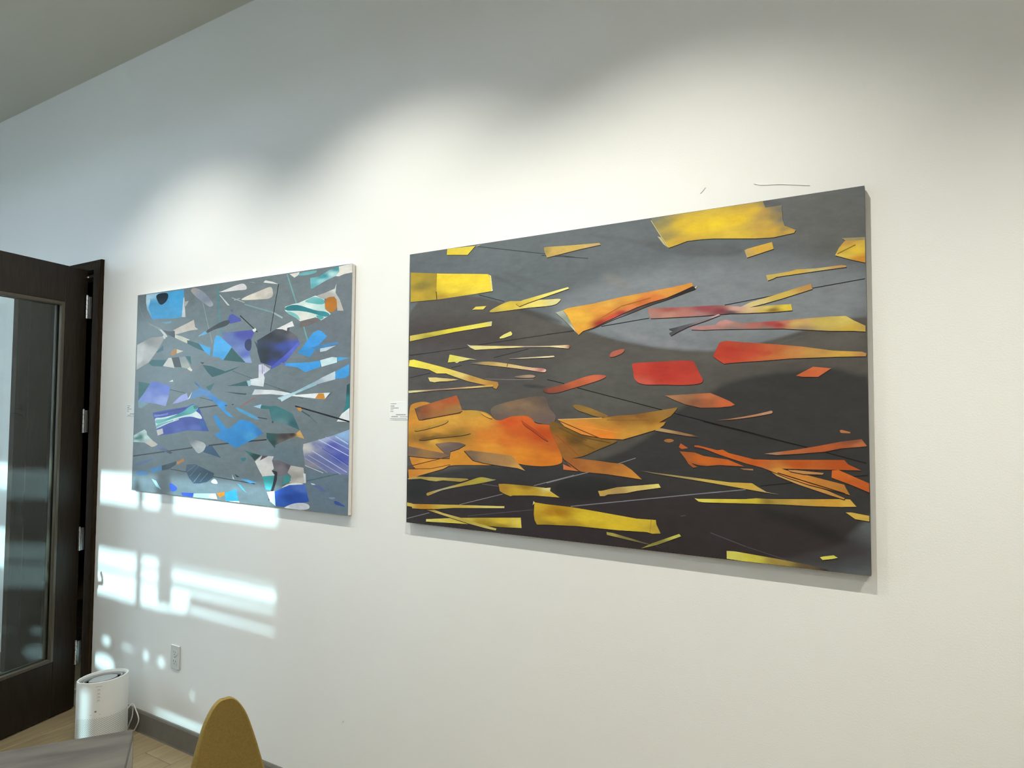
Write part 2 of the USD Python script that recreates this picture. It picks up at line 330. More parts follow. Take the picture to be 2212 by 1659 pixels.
# a recessed downlight in the ceiling behind the camera
for (lx, ly, power, where) in ((0.25, -2.25, 230.0, 'behind the camera'),):
    h = thing('recessed_downlight', 'round white recessed ceiling downlight ' + where, 'downlight', (lx, ly, H))
    ring = trimesh.creation.annulus(0.085, 0.105, 0.006, sections=40); ring.apply_translation((0, 0, -0.003))
    obj('trim_ring', ring, M['white_plastic'], h, smooth=30)
    L = UsdLux.DiskLight.Define(stage, h + '/lamp'); L.CreateRadiusAttr(0.08); L.CreateIntensityAttr(power); L.CreateColorAttr(Gf.Vec3f(*SPOT_COLOR)); L.AddTranslateOp().Set(Gf.Vec3d(0, 0, -0.008))

# tracings of the two canvases in millimetres from the lower left corner: outline | colours
DATA1 = """l3.7|500,843 575,661|8a9a98
l10.8|600,899 631,696|4f868c
l5.2|781,811 956,765|74949a
l6.7|956,765 1014,739|9ab0b0
l4.2|987,875 945,690|1c2426
l4.8|755,766 867,691|1a2224
l6.6|1035,909 1112,748|6ea0a0
l6.5|1134,700 1158,643|6aa0a0
l2.8|1238,715 1266,692|7a6468
l5.3|494,384 630,396|16181c
l5.2|5,158 455,212|141619
l5.2|569,225 704,239|16181c
l4.5|822,248 865,254|16181c
l5.0|822,250 938,260|16181c
l3.6|300,112 872,82|2c3438
l3.1|715,538 855,500|485458
l3.7|271,467 393,449|40484c
l3.1|500,429 592,414|40484c
l2.9|914,483 1080,443|505c60
l3.5|996,462 1139,421|505c60
p|664,453 810,443 802,438 745,442|2a3438
l2.8|340,528 616,599|96706c
l2.5|763,388 858,426|9a5a58
l2.8|773,390 905,442|9a5a58
p|71,911 116,911 261,910 361,910 365,875 361,829 352,787 291,785 167,791 128,788 80,842 71,873|4a9ed0@228,832 48a0d4@317,887 4898c8@99,864 a8d0e8@90,906 3f98cc@198,804 4aa2d6@288,853
s|148,901 180,909 241,906 248,885 226,861 184,851 156,882|1e2a38@193,897 283848@188,860
p|69,900 96,909 104,878 93,849 125,794 80,842 71,873|b4d0e0@84,895 78b0d0@100,830
p|352,787 361,872 367,875 380,785|c8ccd0
p|199,773 280,774 268,765 231,764|6a9ab0
p|366,854 401,856 385,838 367,828|a8aaa8
s|399,908 474,909 585,829 557,814 523,830 447,871|a09a98@417,900 8a90a0@493,872 7e8494@522,852 9a9ca8@557,821
s|588,880 615,875 684,888 757,900 784,894 800,869 737,873 631,873|d8d4d6@685,880 ccc8cc@778,885
p|613,865 622,863 686,813 671,815|c0c4c8
s|754,833 805,846 884,860 938,871 953,859 957,820 856,824 775,828|d4ccc0@806,836 c4bcb2@905,844 b4aea8@944,828
p|896,890 907,898 951,888 986,875 942,882|d4d4d0
p|803,902 855,891 828,898|b0b8bc
l4.0|697,845 781,818|a0a4a4
l4.0|713,833 752,838|a0a4a4
p|1049,909 1106,911 1100,900 1077,892|d8d4cc
s|1091,899 1113,908 1203,909 1197,898 1136,894|68a8ac
p|1165,882 1215,883 1266,902 1316,910 1319,890 1300,876 1246,863 1182,841 1170,839|3a8a98@1245,882 6ab0b8@1181,867 98ccd0@1224,867 3e94a0@1224,879 3e8e98@1299,904 58a0a8@1181,851 b0d4d4@1279,886
p|1316,910 1385,914 1385,881 1345,879 1317,873 1300,876 1319,890|d8d4cc
p|1028,782 1072,789 1104,791 1196,812 1209,806 1244,794 1249,757 1280,736 1263,728 1229,715 1199,729 1115,719 1092,733 1050,752 1028,767|d4e0dc@1140,771 c8dcd8@1095,787 dcdcd4@1133,734 b8d4d2@1228,764
s|1130,794 1183,809 1209,804 1245,792 1247,775 1210,777 1166,786|74b6b8@1183,799 5aa8ac@1227,783
s|1025,780 1072,787 1113,781 1167,764 1211,752 1250,748 1278,734 1255,725 1207,738 1163,751 1096,762 1031,765|2a7680@1072,774 2a7c88@1163,758 3a8a94@1250,735
s|1030,765 1068,759 1105,742 1117,720 1092,733 1050,751|7ab8ba
s|1198,739 1250,728 1229,715 1208,725|50a0a4
p|1115,718 1208,726 1229,715 1152,698 1114,694|6e6664
p|1200,810 1247,818 1297,829 1305,848 1302,813 1324,787 1345,743 1313,746 1307,789 1294,800 1244,795|a8a4a0@1248,809 c8ccc8@1302,831 b8b0a8@1320,764
s|1277,802 1303,795 1312,770 1304,747 1280,741 1254,750 1245,775 1252,796|b8741c@1278,773 a86818@1261,792
p|848,657 867,644 875,611 861,634|3a444c
p|879,559 904,561 950,539 910,519 917,506 911,470 828,478 829,501 880,506|c8c8dc@917,541 dce0e4@870,490
p|865,657 978,697 1033,712 1070,723 1082,702 1057,698 1053,686 1102,661 1110,639 1097,614 1039,572 950,538 955,552 891,567 870,611|1c2028@914,609 2a2a30@936,670 4a4a4e@1016,685 6a6668@1081,665 24283a@986,597 3a4080@1042,604 4a58b8@1087,631 30389a@974,553 1a1e24@901,577 3a4a9a@1018,627 343438@998,654
p|978,697 1033,712 1070,723 1082,702 1043,698 1041,686 1015,694|dcdcdc
p|1110,642 1117,632 1039,566 951,537 957,550 1038,594|5a66c8@1092,627 4450b0@988,552
l2.5|900,561 902,522|2a2a34
l2.4|911,561 911,530|3a3a48
p|683,476 804,495 820,474|1e4e50
p|808,495 835,497 831,474 818,474|a0c4d0
p|636,701 692,701 826,702 847,692 829,662 823,597 838,567 796,570 759,602 700,638 656,671|4848a0@796,687 4444a0@755,686 5868a8@720,661 7080b8@748,623 8a9cc8@811,580 6070a8@682,683 5060b0@790,604
s|785,644 797,664 833,668 831,615 799,620|2a2c58
p|834,703 854,709 860,699 845,692|d8dcdc
p|674,748 684,771 705,777 759,753 764,742 691,736|4a50a0
s|688,798 716,789 699,781|5a6090
s|528,715 583,733 637,750 685,753 692,740 664,727 584,718 540,704|383c40
p|484,698 523,715 538,703 507,697|58a8d4
p|473,693 496,702 487,696|d0d8dc
p|292,732 353,747 442,769 451,737 475,725 414,723 307,711|c4b8ac
p|207,737 270,728 303,728 306,696 246,716|38383a
s|159,752 194,745 233,721 254,701 228,706 195,734|c8c8c4
s|209,704 221,718 240,706 228,692|c8c4c0
p|306,711 356,701 415,683 399,667 351,682 305,698|c8c4b4
p|398,682 480,663 528,626 475,640 399,667|1e5052
p|481,664 566,641 562,607 527,624|3ca0dc
p|601,692 623,689 706,638 675,605 653,585 611,600 581,600 580,612 589,671|3ca2e0@614,656 48a8e4@668,643 3898d4@632,604
p|653,585 706,635 749,603 797,570|15504c
p|8,679 88,699 126,708 210,708 223,696 198,668 162,636 106,592 74,582 8,561|8a8480@121,686 c8c4c0@44,659 d4d0cc@27,607 a8a4a2@67,591 9a9490@185,687 b8b4b0@110,642
l6.0|9,870 46,807|7c8488
l6.9|97,774 194,742|84908c
p|162,636 217,667 222,644 175,635|2c5a5e
p|106,589 131,604 246,600 223,570 139,575|1e565a
p|220,573 263,609 286,608 310,561|d0ccc4
p|285,608 339,610 366,563 308,566|3c3a3a
p|341,609 385,610 440,550 362,563|a8a89e@398,566 8c9290@360,599
p|387,612 425,610 433,571|2a5c60
p|404,555 421,562 442,549 434,543|d8d4c8
s|275,619 280,635 310,649 324,646 324,628 300,617|b07a38
p|322,645 372,635 323,625|d8ccb8
p|512,569 569,563 667,538 762,556 715,541 636,524 582,515 548,537|0f4a4c
p|495,582 524,579 512,572|282428
p|539,473 598,491 573,459 557,460|2c5e60
p|31,505 124,495 76,451 33,416|1e5a5c
p|30,415 82,455 136,504 191,501 283,481 270,431 251,391 190,400 122,407|7080d0@175,451 8090d8@114,437 98a4e0@225,418 5868c0@173,490 6474cc@235,464
p|30,415 123,407 61,382 34,385|7a9aa8
p|269,501 298,509 303,501|e0e0e0
p|298,401 365,439 406,449 418,421 350,407|a0a4e0
p|412,419 445,456 429,427|e4ecf0
p|429,421 449,455 509,472 564,455 602,434 640,417 682,404 672,380 730,345 694,351 630,390 587,417 522,437|5a88bc@467,441 5a88c4@548,447 3a80c8@603,420 2a90d8@656,394 2a98e0@709,355
p|456,501 501,476 564,453 509,466 465,487|2a5a9a@476,489 4a80b8@520,468
s|732,393 813,370 881,347 893,338 862,340 758,371|4a9ac8
s|714,401 730,401 730,397 716,396|1a2030
s|670,397 686,397 686,393 671,392|1a4070
p|152,361 275,376 402,388 452,400 487,391 504,374 527,340 539,327 569,285 501,286 418,286 304,269 197,258 184,287|3440a4
p|153,362 198,359 276,369 402,388 398,379 276,364 211,354|24247c
p|161,352 211,353 276,363 268,352 169,341|7480cc@211,351 5a66c0@252,357
s|164,339 229,339 300,350 392,365 453,377 503,360 526,336 488,339 443,348 359,340 301,322 231,304 182,290 178,308|d8e8e6@242,330 cfe4e2@415,353 e4ecea@504,350
s|171,329 254,334 312,348 391,370 413,384 452,399 483,392 492,380 454,359 392,351 324,339 278,329 201,310 175,315|48a0a0@300,341 5ab0b0@447,380 3e9498@358,356 70b8b8@212,321
s|178,305 230,316 278,324 324,334 301,322 231,303 185,290|7ab8b8
p|237,287 278,312 348,331 444,339 494,336 512,317 519,289 418,286 304,269 239,268|3038a0@274,282 4048ac@360,308 2c3498@416,322 4858b4@361,287 30389c@488,326 5060b8@473,299
p|503,333 538,328 569,285 520,289 506,316|2050a0@527,317 1e48a0@550,291
p|186,283 232,291 240,268 197,258|d0c8c4
l3.7|183,290 278,317|dfe8e8
l3.6|278,317 353,333|dfe8e8
s|452,392 471,397 488,391 483,379 464,378|2a7474
p|595,354 617,354 680,303 706,300 775,338 834,331 884,307 917,285 865,262 789,234 750,220 704,238 636,256 608,272 650,289 618,314|1484cc@687,271 168ad4@810,312 1080c8@763,256 1a88cc@617,335 3a98d4@846,274 1a70b8@902,285
p|3,254 47,270 91,284 108,275 112,260 155,236 200,218 175,208 151,205 94,223 3,224|c8d4d0@85,278 1e6a60@61,248 1e6a60@29,240 c8dcd4@105,248 d4c4b8@144,222 c8dcd8@24,227 c0d4cc@16,253
p|200,219 260,201 315,185 297,179 249,189 175,204|7078a0@212,210 5c6488@242,197 30343a@291,184
s|425,264 454,245 487,246 548,234 552,211 511,189 489,191 466,211 432,233|7a7c80@442,244 c4c4c4@515,216 b8b8ba@489,205
p|551,221 591,226 654,176 602,185 533,196|2c4a68
p|419,138 481,142 612,110 608,94 565,71 517,62 473,59 439,81 414,111|34495c@482,104 2c4254@564,95 40566a@453,130
l2.4|473,65 520,106|8a9aa4
l2.4|444,88 508,139|6a7c88
l2.4|517,69 569,109|6a7c88
l2.4|426,108 481,138|6a7c88
s|586,73 617,92 643,68 613,66|d8e0e0
p|137,104 235,125 242,105 163,90|4a88c0
p|234,124 345,149 341,134 288,110 238,103|2c3a44
p|345,145 396,163 400,151 351,134|c47a28
s|25,87 100,102 152,79 39,67|4a7098
s|7,119 98,141 191,159 130,135 23,112|5a6c98
s|294,48 315,51 366,29 328,12 305,18|2c50c0
p|386,14 487,19 466,-2 398,-3|2848a8
p|475,17 625,27 638,4 471,0|a8c8d0@541,11 d0dcdc@621,13
p|630,29 685,38 683,24 655,11|c87820
p|687,34 758,54 775,4 744,-1 694,0|3090d8
p|719,3 779,6 780,-3 711,-4|e0e8ec
p|744,115 778,104 760,102|20282c
p|728,113 746,92 735,94|c8d4dc
p|780,97 824,97 887,88 844,82|50a0d8
s|776,180 816,187 814,172 792,167|2a6e78
p|761,79 786,72 826,42 796,54|50a0c8
p|158,62 195,54 236,17 197,29|a8d0e0
p|802,214 851,205 905,197 868,174 852,187|2a7068@824,210 0e3a38@878,193
p|841,438 859,460 971,456 1051,446 1100,436 1204,441 1250,442 1283,443 1256,418 1214,421 1101,430 951,440|d8dce0@930,449 e4e8ea@1153,434 c8ccd4@888,453
p|1205,422 1223,441 1251,440 1259,418|d08a20
p|1256,419 1305,453 1278,431|34444a
p|995,425 1098,449 1186,480 1220,490 1212,472 1130,449 1007,418|a8ccd8@1062,437 90b4c4@1173,473
p|1010,423 1100,447 1157,460 1105,442 1020,410|c4dce4@1033,421 a0c4d0@1129,454
p|1190,479 1237,499 1308,522 1310,492 1216,475|a0b0c0@1207,485 c0ccd4@1287,507
p|1309,520 1379,547 1379,508 1362,496 1309,493|3a94d8@1341,518 48a0e0@1369,535
p|1368,470 1382,476 1383,385 1348,365 1364,401|1e4a50@1374,458 2a7a80@1375,410
p|1320,337 1346,366 1383,387 1385,336|e0e4e8
l5.6|1097,393 1384,337|0c0c10
p|1105,388 1131,386 1137,374 1117,375|c88a38
l5.2|1134,374 1179,355|3a5458
l3.4|1179,355 1220,328|50686c
p|1104,597 1141,628 1158,646 1188,672 1214,679 1235,674 1262,653 1216,621 1178,583 1174,578|3a92dc@1189,629 4098de@1223,664 3088cc@1146,600
p|1177,614 1233,624 1317,630 1326,624 1275,615 1216,603|4a84bc@1275,625 4a7ca8@1199,610
p|1227,609 1310,617 1259,599 1227,596|b8c8d4
p|1034,560 1170,559 1230,564 1230,540 1149,522 1104,542 1037,550|3a98e0
p|1228,565 1289,575 1315,572 1316,554 1236,540|c8e0e4
p|1314,574 1380,569 1319,558|4a9cd0
s|997,565 1040,560 1036,547|6a70a8
p|891,397 948,392 989,394 1064,371 1084,364 1126,301 1046,323 965,335 948,380 897,383|2a6a6c@933,387 3a7478@1010,367 2a5c64@1085,327 5a8084@1036,330
p|851,391 902,400 895,383|a0c8e0
l3.6|882,347 937,342|2a383c
s|965,335 978,334 973,325 965,326|3a4c50
p|936,287 988,285 1106,290 1126,302 1152,269 1111,276 1063,266 989,240 988,227 937,266|0e4c48@958,271 123e3c@974,251 3c3236@1038,276 2a2428@1087,284 6a625e@1024,252 d0a058@1130,275 d8a860@1125,288
p|870,171 909,195 982,196 972,179 984,149 972,138 990,122 918,114 890,145|d8d4d0@916,163 c8c4c4@956,182 dcd8d4@943,134
p|899,176 914,196 950,197 935,190|5a4a50
p|971,180 1012,182 1082,165 1064,139 1044,125 1009,119 998,136 983,155|6c646c@992,173 7c747c@1033,152 565058@1072,160
p|970,142 1004,137 1003,106 981,54 962,22 956,25 980,87 990,126|2a2c32
p|918,113 987,121 980,87 966,63 939,64|3aa0a4@959,104 48b0b8@955,76
p|1080,165 1150,160 1164,102 1074,98 1084,124 1063,137|c0bab4@1111,152 9a9490@1117,126 cac4be@1141,111 a8a29c@1092,131
p|1044,125 1078,125 1082,107 1035,87|3a9090
s|1018,72 1074,98 1137,102 1161,98 1074,89|e0e0dc
p|990,58 1074,90 1161,98 1184,35 1096,18 1048,5 998,4|2a56b8@1046,65 1e48a8@1119,54 3060c0@1023,23 4a6cc0@1142,81 1c44a0@1076,41
s|1034,-3 1106,26 1186,29 1190,3 1068,-2|c4c8d4@1097,12 e4e8ec@1058,1
p|946,55 991,62 999,4 967,19|d8e4ec
p|1009,120 1044,125 1035,97 1011,69 991,64|6a7c84
p|1147,249 1206,262 1309,287 1385,309 1389,197 1384,146 1323,146 1233,158 1158,170 1145,230|c8c4c0@1170,237 7c80a8@1220,248 5458b0@1297,248 4a58b0@1343,205 6a70a0@1208,199 8a8890@1186,172 90b4dc@1362,294 a8b0d0@1251,272 747cb0@1366,159 6870a8@1268,182
l3.0|1158,169 1256,146|c0c4d4
l3.0|1196,225 1377,154|c0c4dc
l2.9|1229,268 1384,214|c8cce4
l2.5|1265,279 1385,238|b0b8e0
l2.5|1175,208 1345,146|a8acc0
l2.4|1211,251 1383,175|9098c8
l3.7|1314,283 1380,256|c0d4ec
l2.4|1157,197 1278,148|a0a4b8
l2.4|1248,236 1383,181|3c449c
l4.7|1169,111 1334,147|4a6a70
p|1190,105 1212,103 1216,99 1198,99|d0d8e0
p|1202,97 1235,100 1276,79 1249,75|5a6898
s|1312,48 1330,48 1378,30 1349,31 1318,35|34509a
s|1277,58 1326,62 1308,50|7c90b0
p|1149,139 1163,138 1166,104 1158,105|d8dcdc"""
